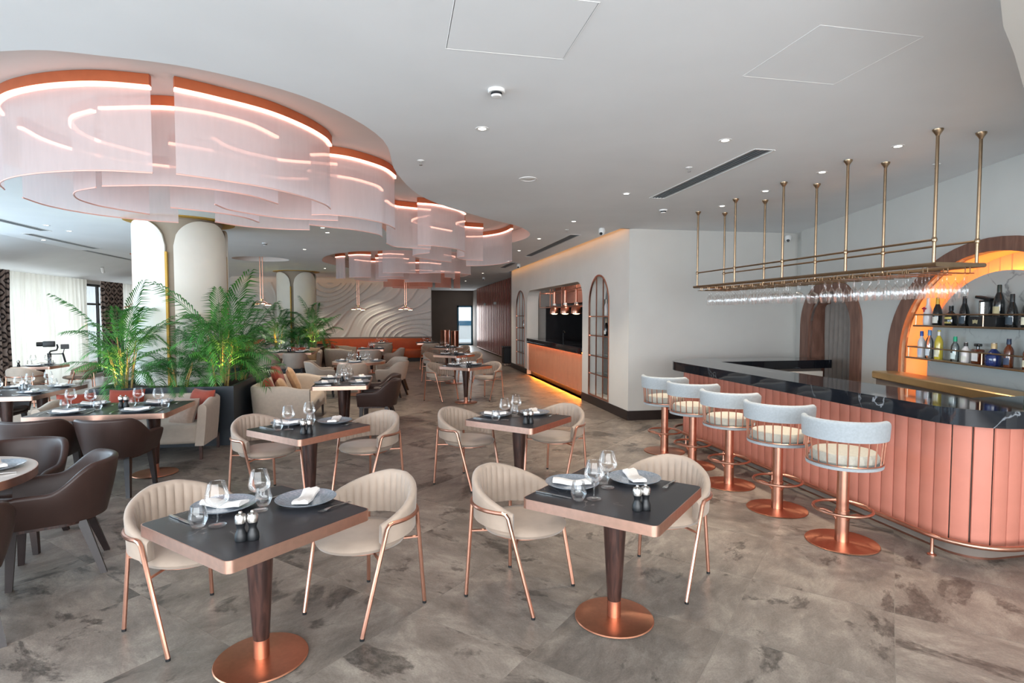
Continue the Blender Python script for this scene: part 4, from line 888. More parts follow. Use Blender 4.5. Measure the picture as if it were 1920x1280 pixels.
# glass rack over the bar
rk = thing('glass_rack', 'long brass glass rack hung from the ceiling above the bar', 'rack', (0, 0, 0))
for y in (3.75, 4.65, 5.55, 6.45, 7.35):
    for x in (4.12, 4.53):
        p_ = obj('pole', G().tube([(x, y, 2.18), (x, y, CZ)], .0125, 10), M_['brass'], rk)
        obj('ceiling_flange', G().lathe([(.013, CZ - .05), (.02, CZ - .035), (.036, CZ - .012), (.038, CZ), (0, CZ)], 16, (x, y, 0)), M_['brass'], p_)
        obj('joint', G().lathe([(0, -.024), (.016, -.018), (.022, 0), (.016, .018), (0, .024)], 12, (x, y, 2.37)), M_['brass'], p_)
for x in (4.12, 4.53): obj('upper_rail', G().tube([(x, 3.75, 2.37), (x, 7.35, 2.37)], .0095, 8), M_['brass'], rk)
obj('frame', G().tube([(4.10, 3.70, 2.175), (4.55, 3.70, 2.175), (4.55, 7.40, 2.175), (4.10, 7.40, 2.175)], .017, 8, True), M_['brass'], rk)
for k in range(19):
    y = 3.82 + k * .19; hg = G()
    for s in (-1, 1):
        hg.tube([(4.08, y + s * .02, 2.118), (4.57, y + s * .02, 2.118)], .0045, 5)
        for x in (4.12, 4.53): hg.tube([(x, y + s * .02, 2.118), (x, y + s * .02, 2.17)], .004, 5)
    obj('hanger_track', hg, M_['brass'], rk)
FL = [(0, .0), (.030, .001), (.031, .003), (.010, .006), (.0045, .012), (.0038, .06), (.006, .075), (.018, .088), (.028, .11), (.031, .14), (.029, .205), (.0285, .206), (.0275, .203)]
def mk_hang(prof, nm):
    def mk():
        o = obj(nm, G().lathe([(r, 0 - z) for r, z in prof], 20), M_['glass'], smooth=80); return tag(o, '', 'glass', 'glasses hanging upside down in the bar rack')
    return mk
hw = Proto(mk_hang(WG, 'wine_glass')); hf = Proto(mk_hang(FL, 'champagne_flute'))
for k in range(19):
    for q, x in enumerate((4.16, 4.245, 4.33, 4.415, 4.5)):
        if (k * 7 + q * 3) % 11 == 5: continue
        if 7 <= k <= 10: 
            if q % 2 == 0: hw((x, 3.82 + k * .19, 2.124), 0, 'clear wine glass hanging upside down in the middle of the brass rack')
        else: hf((x, 3.82 + k * .19, 2.124), 0, 'clear champagne flute hanging upside down in the brass rack over the bar')

# ------------------------------------------------------------------ pass wall fittings
def etagere(y0, y1, zs, label):
    t = thing('niche_shelving', label, 'shelving', (3.86, (y0 + y1) / 2, 0)); c = (y0 + y1) / 2; a = (y1 - y0) / 2
    out = arch(-a, a, .17, 1.98, 2.56, 24); inn = arch(-a + .03, a - .03, .2, 1.98, 2.53, 24)
    obj('copper_surround', G().loft([[(-.075, o_[0], o_[1]), (-.045, o_[0], o_[1]), (-.045, i_[0], i_[1]), (-.075, i_[0], i_[1])] for o_, i_ in zip(out + out[:1], inn + inn[:1])], True, False), M_['copper'], t)
    for k in range(3): obj('back_mirror', G().bx(.255, .265, -a + (2 * a) * k / 3 + .005, -a + (2 * a) * (k + 1) / 3 - .005, .17, 2.1 if k != 1 else 2.5), M_['amber'] if k == 0 else M_['mirror'], t)
    for y in (-a / 3, a / 3): obj('upright', G().bx(-.05, -.03, y - .01, y + .01, .2, 2.5), M_['copper'], t)
    for z in zs:
        b_ = obj('shelf', G().bx(-.05, .25, -a + .02, a - .02, z - .012, z), M_['pane'], t)
        obj('shelf_edge', G().bx(-.056, -.046, -a + .02, a - .02, z - .016, z + .004), M_['copper'], b_)
    return t
etagere(9.9, 11.03, (.62, .98, 1.38, 1.76), 'copper-framed arched bottle niche nearest the bar corner'); etagere(17.02, 18.28, (.6, .98, 1.38, 1.76), 'copper-framed arched bottle niche at the far end of the pass wall')
NBT = [(10.05, 1.76, 'champ', 'dark', '#c8a23a', '#e6e2d6', 'gold-necked bottle on the top shelf of the near niche'), (10.45, 1.76, 'wine', 'white', '#d8d4c8', '#e6e2d6', 'pale clear bottle on the top shelf of the near niche'), (10.1, 1.38, 'champ', 'dark', '#202020', '#9a8a50', 'dark bottle right of the second niche shelf'),
       (10.45, 1.38, 'champ', 'dark', '#b8a890', '#d8d6d0', 'champagne bottle with silver neck on the second niche shelf'), (10.05, .62, 'squat', 'clear', '#c8c0b0', '#dcdcd8', 'squat clear bottle on the lowest niche shelf'), (10.15, .98, 'squat', 'dark', '#4a3a2a', '#e0dcd4', 'small dark bottle on the third niche shelf'),
       (17.4, 1.76, 'champ', 'dark', '#c8a23a', '#e6e2d6', 'gold-necked bottle on the top shelf of the far niche'), (17.8, 1.38, 'wine', 'clear', '#c8c0b0', '#dcdcd8', 'clear bottle on the second shelf of the far niche'), (17.3, .98, 'champ', 'white', '#d8d2cf', '#e9e4e4', 'white bottle on the third shelf of the far niche')]
for y, z, k, gl, cp, lb, t_ in NBT: bottle((3.95, y, z), k, gl, cp, lb, t_, 1.05, R(-90))
ps = thing('pass_counter', 'apricot ribbed pass counter front with orange under-lighting', 'counter', (3.86, 14.08, 0))
rib = G(); nr = 58
for k in range(nr):
    y0 = -2.6 + 5.2 * k / nr; rib.prism([(.0, y0 + .004), (-.014, y0 + .012), (-.018, y0 + .045), (-.014, y0 + .078), (.0, y0 + .086), (.012, y0 + .086), (.012, y0 + .004)], .13, .94)
obj('ribbed_front', rib, M_['orange_panel'], ps, smooth=30)
obj('carcass', G().bx(.07, .62, -2.6, 2.6, .02, .985), M_['kitchen'], ps); obj('plinth', G().bx(.06, .08, -2.6, 2.6, 0, .1), M_['skirt'], ps)
obj('top_led', G().bx(-.045, -.03, -2.58, 2.58, .972, .984), M_['led_orange'], ps); obj('floor_led', G().bx(.03, .045, -2.5, 2.42, .119, .128), M_['led_floor'], ps)
pc = obj('pass_worktop', G().rbox((4.15, 14.08, 1.04), (.74, 5.22, .105), .008, 1).bx(3.782, 3.797, 11.48, 16.68, .95, .99), M_['bar_top']); tag(pc, 'dark marble worktop of the kitchen pass', 'worktop')
hr = thing('pipe_rack', 'copper pipe frame hanging above the kitchen pass', 'frame', (4.35, 14.2, 0))
for z in (2.0, 2.42): obj('pipe', G().tube([(-.2, -2.3, z), (.2, -2.3, z), (.2, 2.3, z), (-.2, 2.3, z)], .014, 6, True), M_['copper'], hr)
for y in (-2.3, -1.15, 0, 1.15, 2.3):
    for x in (-.2, .2): obj('upright', G().tube([(x, y, 2.0), (x, y, 3.2)], .012, 6), M_['copper'], hr)
def mk_heat():
    t = thing('heat_lamp', '', 'heat lamp', group='copper heat lamps over the pass')
    obj('cable', G().cyl(.035, .28, .62, n=12), M_['copper'], t); obj('cap', G().lathe([(0, .3), (.03, .3), (.045, .26), (.05, .22), (0, .22)], 20), M_['white_plastic'], t)
    obj('shade', G().lathe([(.05, .23), (.085, .2), (.12, .13), (.13, .05), (.13, .0), (.124, 0), (.124, .05), (.112, .125), (.08, .19)], 28), M_['copper'], t, smooth=60)
    obj('bulb', G().lathe([(0, -.02), (.06, -.015), (.10, .005), (.06, .09), (0, .1)], 16), M_['led_warm'], t); return t
heat = Proto(mk_heat)
for y, nm in ((12.65, 'first from the right'), (13.55, 'second from the right'), (14.5, 'third from the right'), (15.55, 'fourth from the right, farthest')): heat((4.33, y, 1.82), 0, 'lit copper bell heat lamp over the pass, ' + nm)
tp_ = thing('kitchen_tap', 'small dark kitchen tap standing on the pass worktop', 'tap', (4.4, 14.9, 1.093)); obj('spout', G().tube([(0, 0, 0), (0, 0, .2), (0, -.05, .25), (0, -.12, .25), (0, -.15, .2)], .014, 8), M_['black_metal'], tp_); obj('handle', G().tube([(.01, 0, .08), (.06, 0, .12)], .008, 6), M_['black_metal'], tp_)
ov = obj('counter_appliance', G().rbox((5.95, 13.0, .98), (.6, 1.2, .35), .02, 1), M_['matte_black']); tag(ov, 'black flat appliance at the back of the kitchen', 'appliance'); obj('appliance_stand', G().bx(5.65, 6.3, 11.3, 16.5, .0, .8), M_['kitchen'], ov)

# ------------------------------------------------------------------ planters and palms
def planter(x0, x1, y0, y1, h, label):
    t = thing('planter', label, 'planter', ((x0 + x1) / 2, (y0 + y1) / 2, 0)); w_, d_ = (x1 - x0) / 2, (y1 - y0) / 2
    g = G().bx(-w_, w_, -d_, -d_ + .05, 0, h).bx(-w_, w_, d_ - .05, d_, 0, h).bx(-w_, -w_ + .05, -d_ + .05, d_ - .05, 0, h).bx(w_ - .05, w_, -d_ + .05, d_ - .05, 0, h)
    obj('box', g, M_['planter'], t, smooth=20); obj('soil', G().bx(-w_ + .05, w_ - .05, -d_ + .05, d_ - .05, h - .12, h - .06), M_['soil'], t); return t
planter(-3.98, -2.22, 8.34, 11.3, .81, 'blue-black planter box around the near cream column'); planter(-4.0, -2.38, 18.55, 21.2, .76, 'blue-black planter box around the far cream column')
def frond(Ln, droop, seed):
    rnd_ = random.Random(seed); g = G(); n = 22
    P = []
    for k in range(n + 1):
        s = k / n; P.append(Vector((Ln * (s * .62 + .22 * s * s), 0, Ln * (s * .86 - droop * s ** 2.4))))
    g.tube(P, [.006 * (1 - .8 * k / n) for k in range(n + 1)], 4)
    for k in range(4, n + 1):
        s = k / n; p = P[k]; tg_ = (P[k] - P[k - 1]).normalized(); ll = Ln * .42 * (sin(PI * min(1, .12 + .80 * s)) ** .7) * (.9 + .2 * rnd_.random())
        for sd in (-1, 1):
            for h_ in (0,):
                q = p + (P[min(k + 1, n)] - p) * h_
                d = (Vector((0, sd, 0)) * .85 + tg_ * (.65 + .3 * s) + Vector((0, 0, .12 * rnd_.random() - .02))).normalized(); wv = tg_.cross(d).cross(d).normalized() * (.0088 + .003 * rnd_.random()) * Ln / .75
                m1 = q + d * ll * .5 + Vector((0, 0, .02 * ll)); m2 = q + d * ll + Vector((0, 0, -.28 * ll))
                g.add([q, m1 + wv, m2, m1 - wv], [(0, 1, 2, 3)])
    return g
FR = [[None] * 6, [None] * 6]
for mi in range(2):
    for k, (L_, dr) in enumerate(((.75, .22), (.85, .40), (.70, .60), (.95, .15), (.60, .75), (.80, .95))):
        o = obj('frond', frond(L_, dr, k), M_[('leaf', 'leaf_d')[mi]], smooth=0); FR[mi][k] = o.data; bpy.data.objects.remove(o)
def palm(x, y, z, H_, spread, n, label, seed, mi=0):
    rr = random.Random(seed); t = thing('areca_palm', label, 'palm', (x, y, z))
    cg_ = G()
    for k in range(9):
        a = rr.uniform(0, 2 * PI); r0 = rr.uniform(.02, .10); h = H_ * rr.uniform(.35, .6)
        obj('cane', G().tube([(r0 * cos(a), r0 * sin(a), 0), ((r0 + .03) * cos(a), (r0 + .03) * sin(a), h * .5), ((r0 + .08) * cos(a), (r0 + .08) * sin(a), h)], [.011, .009, .006], 6), M_['cane'], t)
    for k in range(n):
        a = k * 2.39996 + rr.uniform(-.3, .3); lvl = k / n; sc = spread * rr.uniform(.8, 1.15)
        z0 = H_ * (.10 + .42 * lvl) * rr.uniform(.85, 1.1); tilt = (1 - lvl) * rr.uniform(.15, .75) - rr.uniform(0, .45) * lvl
        o = obj('frond', None, None, t, (.07 * cos(a), .07 * sin(a), z0), (0, tilt, a), 0, FR[mi][k % 6]); o.scale = (sc, sc, sc * (.8 + .35 * lvl) * min(1.25, H_ / 1.1 + .25))
    return t
palm(-3.72, 8.72, .75, 1.25, .78, 40, 'tall areca palm at the left end of the near planter', 1)
palm(-3.0, 8.66, .75, .70, .62, 30, 'short areca palm in front of the near cream column', 2, 1)
palm(-2.52, 8.86, .75, 1.42, .86, 44, 'tallest areca palm at the right corner of the near planter', 3)
palm(-2.48, 9.75, .75, 1.15, .74, 32, 'areca palm behind the tallest one on the near planter side', 4, 1)
palm(-3.68, 18.85, .7, 1.25, .85, 32, 'areca palm at the left of the far planter', 5, 1); palm(-3.1, 18.85, .7, .8, .7, 26, 'low areca palm in the middle of the far planter', 6, 1); palm(-2.65, 18.95, .7, 1.4, .9, 34, 'bushy areca palm at the right of the far planter', 7, 1)
def spike(x, y, z, label, watts=9):
    t = thing('plant_spotlight', label, 'spotlight', (x, y, z)); obj('can', G().lathe([(0, 0), (.025, 0), (.03, .02), (.03, .08), (.026, .08), (.024, .05), (0, .05)], 14), M_['matte_black'], t); obj('lens', G().cyl(.023, .055, .06, n=12), M_['led_warm'], t)
    d = bpy.data.lights.new('plant_light', 'SPOT'); d.energy = watts * 4; d.color = (1, .78, .22); d.spot_size = R(100); d.spot_blend = .6; d.shadow_soft_size = .03
    l_ = bpy.data.objects.new('plant_light', d); COL.objects.link(l_); l_.location = (0, 0, .09); l_.rotation_euler = (R(180), 0, 0); l_.parent = t
for x, y, z, nm in ((-3.72, 8.55, .75, 'under the left palm of the near planter'), (-2.44, 8.6, .75, 'under the tallest palm of the near planter'), (-3.62, 18.68, .7, 'under the left palm of the far planter'), (-2.58, 18.72, .7, 'under the right palm of the far planter')): spike(x, y, z, 'small black yellow-lit spotlight ' + nm)

# ------------------------------------------------------------------ sheer chandelier panels
def panel(P, label, mt='chand', zb=2.77, wig=0.0):
    C = crom(P, 8); n = len(C); c = C[n // 2]; t = thing('sheer_pendant_panel', label, 'pendant', (c.x, c.y, 2.77), 0, 'curved sheer panels hung from the ceiling recess')
    nr_ = []
    for i in range(n):
        d = (C[min(i + 1, n - 1)] - C[max(i - 1, 0)]).normalized(); nr_.append(Vector((-d.y, d.x)))
    def strip(w_, z0, z1): return G().loft([[(p.x - c.x + q.x * s * w_, p.y - c.y + q.y * s * w_, z - 2.77) for s, z in ((-1, z0), (1, z0), (1, z1), (-1, z1))] for p, q in zip(C, nr_)])
    obj('copper_rail', strip(.022, 3.365, RZ - .002), M_['rail_copper'], t); obj('led_strip', strip(.020, 3.343, 3.364), M_['led_pink'], t)
    nz = 6; rows = []
    for i, (p, q) in enumerate(zip(C, nr_)):
        rows.append([(p.x - c.x + q.x * wig * sin(i * .9) * k / nz, p.y - c.y + q.y * wig * sin(i * .9) * k / nz, 3.345 - 2.77 + (zb - 3.345) * k / nz) for k in range(nz + 1)])
    fb = obj('sheer_fabric', G().loft(rows, False, False), M_[mt], t, smooth=80)
    obj('hem', G().tube([(p.x - c.x, p.y - c.y, zb - 2.77) for p in C], .006, 5), M_['hem'], fb)
PN = [([(-3.04, 5.24), (-2.93, 5.0), (-2.72, 4.77), (-2.45, 4.59), (-2.17, 4.47), (-1.93, 4.42), (-1.67, 4.43)], 'large outer sheer panel at the front left of the near cluster'),
 ([(-1.52, 4.43), (-1.3, 4.55), (-.99, 4.77), (-.77, 5.07), (-.64, 5.37), (-.61, 5.59)], 'large outer sheer panel at the front right of the near cluster'),
 ([(-2.22, 4.95), (-1.84, 4.85), (-1.64, 4.84), (-1.41, 4.92), (-1.19, 5.11), (-1.04, 5.43)], 'inner sheer panel behind the gap between the two large front panels'),
 ([(-2.29, 5.01), (-2.52, 5.2), (-2.65, 5.45), (-2.68, 5.68), (-2.62, 5.92), (-2.39, 6.24)], 'U-shaped inner sheer panel seen through the front left one'),
 ([(-3.1, 5.57), (-3.11, 5.92), (-3.0, 6.24), (-2.78, 6.5), (-2.5, 6.66), (-2.3, 6.73)], 'long sheer panel along the back left of the near cluster'),
 ([(-2.05, 5.81), (-1.73, 6.0), (-1.52, 6.25), (-1.45, 6.55)], 'sheer panel in the middle above the thick column'),
 ([(-1.6, 5.56), (-1.53, 5.86), (-1.2, 6.18), (-.85, 6.25), (-.61, 6.26)], 'curved sheer panel seen through the front right one'), ([(-1.9, 6.6), (-1.7, 6.85), (-1.35, 7.0), (-1.0, 7.0)], 'rear sheer panel hanging lowest right of the thick column'),
 ([(-.83, 5.95), (-.66, 5.92), (-.43, 6.02), (-.16, 6.32), (-.04, 6.65), (-.03, 6.75)], 'outer sheer panel on the bulge right of the large front panels'), ([(-.95, 6.6), (-.75, 6.75), (-.49, 6.9), (-.25, 7.2), (-.19, 7.45)], 'sheer panel behind the one on the right bulge'),
 ([(-.15, 8.1), (-.05, 8.45), (.16, 8.57), (.49, 8.67)], 'sheer panel in the waist of the near recess'), ([(.28, 8.22), (.55, 8.29), (.87, 8.59), (1.03, 8.92)], 'outer sheer panel with copper rail just past the waist'),
 ([(1.1, 9.6), (1.0, 9.85), (1.15, 10.19), (1.52, 10.3)], 'small hooked sheer panel beyond the waist'), ([(2.05, 10.26), (2.02, 10.6), (1.92, 10.97), (1.66, 11.35), (1.35, 11.45)], 'sheer panel at the rounded right end of the near recess'),
 ([(.5, 9.17), (.29, 9.5), (.27, 9.84), (.56, 10.31), (.99, 10.74)], 'U-shaped sheer panel inside the right lobe'), ([(-.35, 13.81), (0, 13.65), (.41, 13.66)], 'broad bright white sheer panel opening the far cluster'), ([(.50, 13.75), (.9, 13.5), (1.35, 13.55), (1.75, 13.9)], 'long sheer panel at the near right of the far cluster'),
 ([(-1.65, 16.2), (-1.5, 16.0), (-1.39, 15.95)], 'leftmost small sheer panel of the far cluster'), ([(-1.26, 15.6), (-1.0, 15.4), (-.69, 15.45)], 'second small sheer panel from the left of the far cluster'), ([(-.49, 15.25), (-.2, 15.0), (.15, 15.1)], 'third sheer panel from the left of the far cluster'),
 ([(1.2, 15.0), (1.5, 15.4), (1.5, 15.9)], 'right sheer panel of the far cluster'), ([(-1.2, 16.8), (-.8, 17.2), (-.3, 17.2)], 'rear left sheer panel of the far cluster'), ([(-.6, 16.2), (-.1, 16.0), (.3, 16.3)], 'central sheer panel of the far cluster'), ([(.2, 17.5), (.8, 17.3), (1.3, 17.7)], 'rear right sheer panel of the far cluster')]
for i, (P, lb) in enumerate(PN): panel(P, lb, 'chand', 2.77, .015 if i in (15, 17) else 0)
for P, nm in (([(-.5, 20.6), (-.1, 20.4), (.3, 20.5)], 'first from the left'), ([(.4, 20.4), (.8, 20.25), (1.2, 20.4)], 'second from the left'), ([(1.3, 20.5), (1.65, 20.6), (1.9, 20.8)], 'third from the left'), ([(2.0, 20.9), (2.25, 21.0)], 'rightmost'), ([(-.2, 21.2), (.4, 21.6), (1.1, 21.6)], 'rear one')): panel(P, 'coral sheer panel of the farthest cluster, ' + nm, 'chand_o')

# ------------------------------------------------------------------ ceiling fittings
def mk_down():
    t = thing('downlight', '', 'downlight', group='round recessed ceiling downlights')
    obj('trim_ring', G().lathe([(.028, -.001), (.046, -.004), (.052, -.003), (.053, 0), (.03, .0)], 28), M_['white_plastic'], t); obj('lamp', G().cyl(.03, -.002, .0, n=20), M_['led_white'], t)
    return t
down = Proto(mk_down)
DL = [(.65, 4.43, 'beside the near light recess'), (2.66, 4.33, 'above the front of the dining floor'), (4.2, 4.19, 'nearest above the bar'), (4.21, 5.09, 'second above the bar'), (4.2, 5.98, 'third above the bar'), (4.21, 6.9, 'farthest above the bar'), (2.67, 6.43, 'left of the long air grille'), (2.66, 8.47, 'before the pass wall corner'),
      (2.62, 10.5, 'first along the pass wall'), (2.66, 12.5, 'second along the pass wall'), (2.9, 15.0, 'third along the pass wall'), (2.86, 19.46, 'fourth along the pass wall'), (2.8, 24.0, 'added to brighten the dark far wall, first'), (2.8, 27.5, 'added to brighten the dark far wall, second'), (2.8, 31.0, 'added to brighten the dark far wall, third'), (-3.0, 21.6, 'before the banquette, left'), (-.9, 22.0, 'before the banquette, middle'), (-5.52, 10.48, 'near the left air grille, first'), (-5.52, 11.13, 'near the left air grille, second'), (-1.21, 9.9, 'right of the thick column, first'), (-1.2, 10.46, 'right of the thick column, second'), (-6.67, 12.56, 'by the left windows'),  # the three at the dark far wall are added to lift its brightness
      (-2.0, 13.2, 'before the far cluster, left'), (-5.0, 17.5, 'left of the far column'), (-2.2, 18.4, 'right of the far column')]
for x, y, nm in DL:
    o = down((x, y, CZ), 0, 'small round lit ceiling downlight ' + nm)
    d = bpy.data.lights.new('downlight_beam', 'SPOT'); d.energy = 70; d.color = (1, .87, .70); d.spot_size = R(95); d.spot_blend = .8; d.shadow_soft_size = .04
    l_ = bpy.data.objects.new('downlight_beam', d); COL.objects.link(l_); l_.location = (0, 0, -.012); l_.parent = o
def grille(a, b, label, n=5):
    cx, cy = (a[0] + b[0]) / 2, (a[1] + b[1]) / 2; W_, L_ = b[0] - a[0], b[1] - a[1]; t = thing('air_grille', label, 'grille', (cx, cy, CZ))
    obj('duct', G().bx(-W_ / 2, W_ / 2, -L_ / 2, L_ / 2, .06, .07), M_['dark_gap'], t)
    obj('frame', G().bx(-W_ / 2 - .012, -W_ / 2 + .006, -L_ / 2, L_ / 2, -.004, .03).bx(W_ / 2 - .006, W_ / 2 + .012, -L_ / 2, L_ / 2, -.004, .03).bx(-W_ / 2, W_ / 2, -L_ / 2 - .012, -L_ / 2 + .006, -.004, .03).bx(-W_ / 2, W_ / 2, L_ / 2 - .006, L_ / 2 + .012, -.004, .03), M_['white_plastic'], t)
    for k in range(1, n): obj('slat', G().bx(-W_ / 2 + W_ * k / n - .009, -W_ / 2 + W_ * k / n + .009, -L_ / 2, L_ / 2, .0, .02), M_['grey_metal'], t)
for (a, b), nm in zip(GR, ('long slotted ceiling air grille above the aisle, nearest', 'slotted ceiling air grille along the pass wall', 'far slotted ceiling air grille along the pass wall', 'slotted air grille at upper left, nearest of three', 'slotted air grille at upper left, middle of three', 'slotted air grille at upper left, farthest of three')): grille(a, b, nm)
def smoke(x, y, label, s=1.0):
    t = thing('smoke_detector', label, 'detector', (x, y, CZ)); obj('body', G().lathe([(0, -.02), (.05 * s, -.02), (.055 * s, -.015), (.055 * s, 0), (0, 0)], 28), M_['white_plastic'], t); obj('vents', G().cyl(.036 * s, -.035, -.02, n=24), M_['dark_gap'], t); obj('cap', G().lathe([(0, -.048), (.03 * s, -.045), (.036 * s, -.034), (0, -.033)], 24), M_['white_plastic'], t)
smoke(.63, 3.66, 'white smoke detector on the ceiling above the front tables'); smoke(3.57, 7.3, 'white smoke detector beside the bar end of the air grille'); smoke(-2.6, 12.2, 'white smoke detector beyond the thick column')
def sprk(x, y, label):
    t = thing('sprinkler', label, 'sprinkler', (x, y, CZ)); obj('rosette', G().lathe([(.008, -.012), (.03, -.006), (.034, 0), (0, 0)], 18), M_['white_plastic'], t); obj('stem', G().cyl(.007, -.04, 0, n=10), M_['steel'], t); obj('deflector', G().cyl(.016, -.044, -.04, n=12), M_['steel'], t)
sprk(.22, 5.44, 'small sprinkler head beside the near light recess'); sprk(2.8, 5.18, 'small sprinkler head left of the near air grille'); sprk(5.05, 4.6, 'small sprinkler head near the bar wall'); sprk(2.8, 9.3, 'small sprinkler head before the pass wall')
sp = thing('ceiling_speaker', 'flat round white ceiling speaker right of the near recess', 'speaker', (1.36, 5.94, CZ)); obj('grille', G().lathe([(0, -.004), (.07, -.004), (.075, -.001), (0, 0)], 32), M_['white_plastic'], sp); obj('rim', G().lathe([(.075, -.001), (.08, -.008), (.095, -.006), (.097, 0), (.07, 0)], 32), M_['white_plastic'], sp)
def cctv(x, y, z, ax, ay, label):
    t = thing('dome_camera', label, 'security camera', (x, y, z)); obj('mount', G().lathe([(0, .0), (.055, .0), (.055, .045), (.04, .07), (0, .07)], 24), M_['white_plastic'], t)
    b_ = obj('ball', G().lathe([(0, -.05), (.03, -.043), (.048, -.015), (.05, .0), (.045, .02), (0, .03)], 24), M_['white_plastic'], t)
    obj('lens', G().lathe([(0, .0), (.024, .0), (.026, .01), (.02, .018), (0, .018)], 18, M=Matrix.Translation((ax * .035, ay * .035, -.018)) @ Matrix(((0, -ay, ax, 0), (0, ax, ay, 0), (-1, 0, -.3, 0), (0, 0, 0, 1)))), M_['matte_black'], t)
cctv(3.33, 9.05, CZ - .07, -.6, -.8, 'white dome camera on the ceiling before the pass wall corner'); cctv(3.35, 15.8, CZ - .07, -.5, -.86, 'white dome camera on the ceiling along the pass wall'); cctv(6.6, 8.75, 3.08, -.6, -.8, 'white dome camera in the corner behind the glass rack'); cctv(3.2, 21.5, CZ - .07, -.5, -.86, 'far dark dome camera before the slat screen')
ts = thing('track_spot', 'white cylindrical ceiling spot near the patterned drape', 'spotlight', (-7.6, 16.8, 3.03)); obj('can', G().lathe([(0, -.15), (.035, -.15), (.04, -.14), (.04, 0), (0, 0)], 16, M=Matrix.Rotation(R(25), 4, 'X')), M_['white_plastic'], ts); obj('bracket', G().tube([(0, 0, -.02), (0, 0, .0)], .012, 6), M_['white_plastic'], ts)
def pend(x, y, zb, label, zt=CZ):
    t = thing('copper_pendant', label, 'pendant lamp', (x, y, zb)); H_ = zt - zb
    obj('canopy', G().cyl(.07, H_ - .03, H_, n=20), M_['copper'], t); obj('rods', G().tube([(-.03, 0, .12), (-.03, 0, H_)], .012, 6).tube([(.03, 0, .12), (.03, 0, H_)], .012, 6), M_['copper'], t)
    obj('joint', G().cyl(.035, .08, .14, n=14), M_['bright_brass'], t)
    for k, (dx, dy, dz) in enumerate(((-.16, .05, 0), (.16, -.05, -.02), (.02, .14, .02))):
        a_ = obj('lamp_arm', G().tube([(0, 0, .1), (dx * .5, dy * .5, .09 + dz), (dx, dy, .04 + dz)], .009, 6), M_['copper'], t)
        obj('lamp_disc', G().lathe([(0, .045), (.06, .04), (.085, .02), (.085, 0), (0, 0)], 24, (dx, dy, dz)), M_['copper'], a_); obj('diffuser', G().cyl(.07, -.006, 0, (dx, dy), 20), M_['led_warm'], a_) if dz == 0 else obj('diffuser', G().cyl(.07, dz - .006, dz, (dx, dy), 20), M_['led_warm'], a_)
pend(-6.06, 14.85, 1.95, 'copper rod pendant left of the thick column'); pend(-3.45, 15.7, 2.06, 'copper rod pendant under the round white recess', 3.34); pend(-1.35, 20.3, 1.98, 'left of the two copper pendants before the relief wall'); pend(.25, 19.9, 1.98, 'right of the two copper pendants before the relief wall', RZ)
sc = thing('wall_sconce', 'tall oval copper wall lamp on the pier beside the patterned drape', 'wall lamp', (-8.5, 17.58, 1.6)); obj('back_oval', G().lathe([(0, 0), (.12, 0), (.125, .01), (.12, .02), (0, .02)], 28, M=Matrix.Rotation(R(90), 4, 'Y') @ Matrix.Scale(3.6, 4, (1, 0, 0))), M_['copper'], sc); obj('globe', G().lathe([(0, -.05), (.035, -.035), (.05, 0), (.035, .035), (0, .05)], 16, (.08, 0, -.1)), M_['led_warm'], sc)
for y, nm in ((24.5, 'nearer'), (27.5, 'farther')):
    s_ = thing('globe_lamp', f'{nm} small white globe lamp on the slat screen', 'wall lamp', (4.14, y, 2.3)); obj('globe', G().lathe([(0, -.07), (.05, -.05), (.07, 0), (.05, .05), (0, .07)], 16), M_['white_plastic'], s_); obj('arm', G().tube([(0, 0, 0), (.06, 0, 0)], .012, 6), M_['copper'], s_)

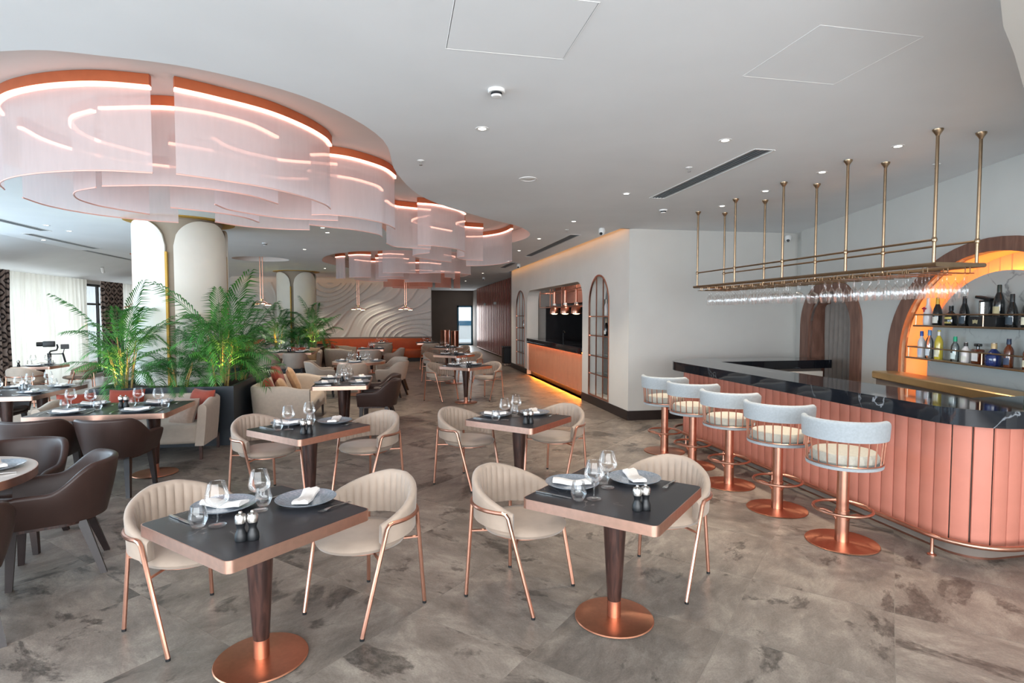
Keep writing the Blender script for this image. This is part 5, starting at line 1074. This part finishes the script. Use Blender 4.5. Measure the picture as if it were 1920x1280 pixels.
# ------------------------------------------------------------------ loose things
gm = thing('camera_gimbal', 'black camera on a handheld gimbal standing on the curtain table', 'gimbal', (-7.1, 13.42, TZ), R(20))
obj('handle', G().cyl(.03, .0, .24, n=14).cyl(.035, .16, .24, n=14), M_['matte_black'], gm); obj('arm', G().tube([(0, 0, .24), (.02, 0, .28), (.12, .02, .30), (.14, .02, .36), (.13, 0, .42)], .016, 8), M_['matte_black'], gm)
c_ = obj('camera_body', G().rbox((.0, 0, .43), (.20, .09, .12), .015, 2), M_['matte_black'], gm); obj('lens', G().lathe([(0, 0), (.045, 0), (.045, .10), (.03, .10), (0, .09)], 18, M=Matrix.Translation((-.1, 0, .43)) @ Matrix.Rotation(R(-90), 4, 'Y')), M_['black_metal'], c_)
obj('side_grip', G().tube([(.02, 0, .22), (.22, .0, .22)], .01, 6).tube([(.22, 0, .24), (.26, .01, .04)], .018, 8), M_['matte_black'], gm); obj('monitor', G().rbox((.26, 0, .37), (.14, .03, .10), .008, 1).tube([(.23, 0, .24), (.25, 0, .33)], .008, 6), M_['matte_black'], gm)
for x, y, r_, h_, nm in ((2.45, 30.6, .24, .95, 'left'), (2.95, 30.3, .2, .92, 'right')):
    t = thing('copper_drum', f'{nm} of two tall polished copper drums by the dark wall', 'drum', (x, y, 0)); obj('body', G().cyl(r_, .02, h_, n=32), M_['copper'], t); obj('lid', G().lathe([(0, h_), (r_ + .01, h_), (r_ + .01, h_ + .03), (0, h_ + .04)], 32), M_['copper'], t); obj('foot', G().cyl(r_ - .02, 0, .02, n=24), M_['matte_black'], t)
tr = thing('service_trolley', 'dark service trolley at the far end of the pass wall', 'trolley', (3.72, 19.55, 0)); obj('box', G().rbox((0, 0, .38), (.28, .42, .56), .015, 1), M_['black_metal'], tr); obj('top', G().rbox((0, 0, .68), (.32, .46, .03), .006, 1), M_['matte_black'], tr)
for x in (-.11, .11):
    for y in (-.17, .17): obj('castor', G().lathe([(0, -.015), (.035, -.015), (.035, .015), (0, .015)], 14, M=Matrix.Translation((x, y, .045)) @ Matrix.Rotation(R(90), 4, 'Y')).bx(x - .01, x + .01, y - .01, y + .01, .05, .1), M_['steel'], tr)
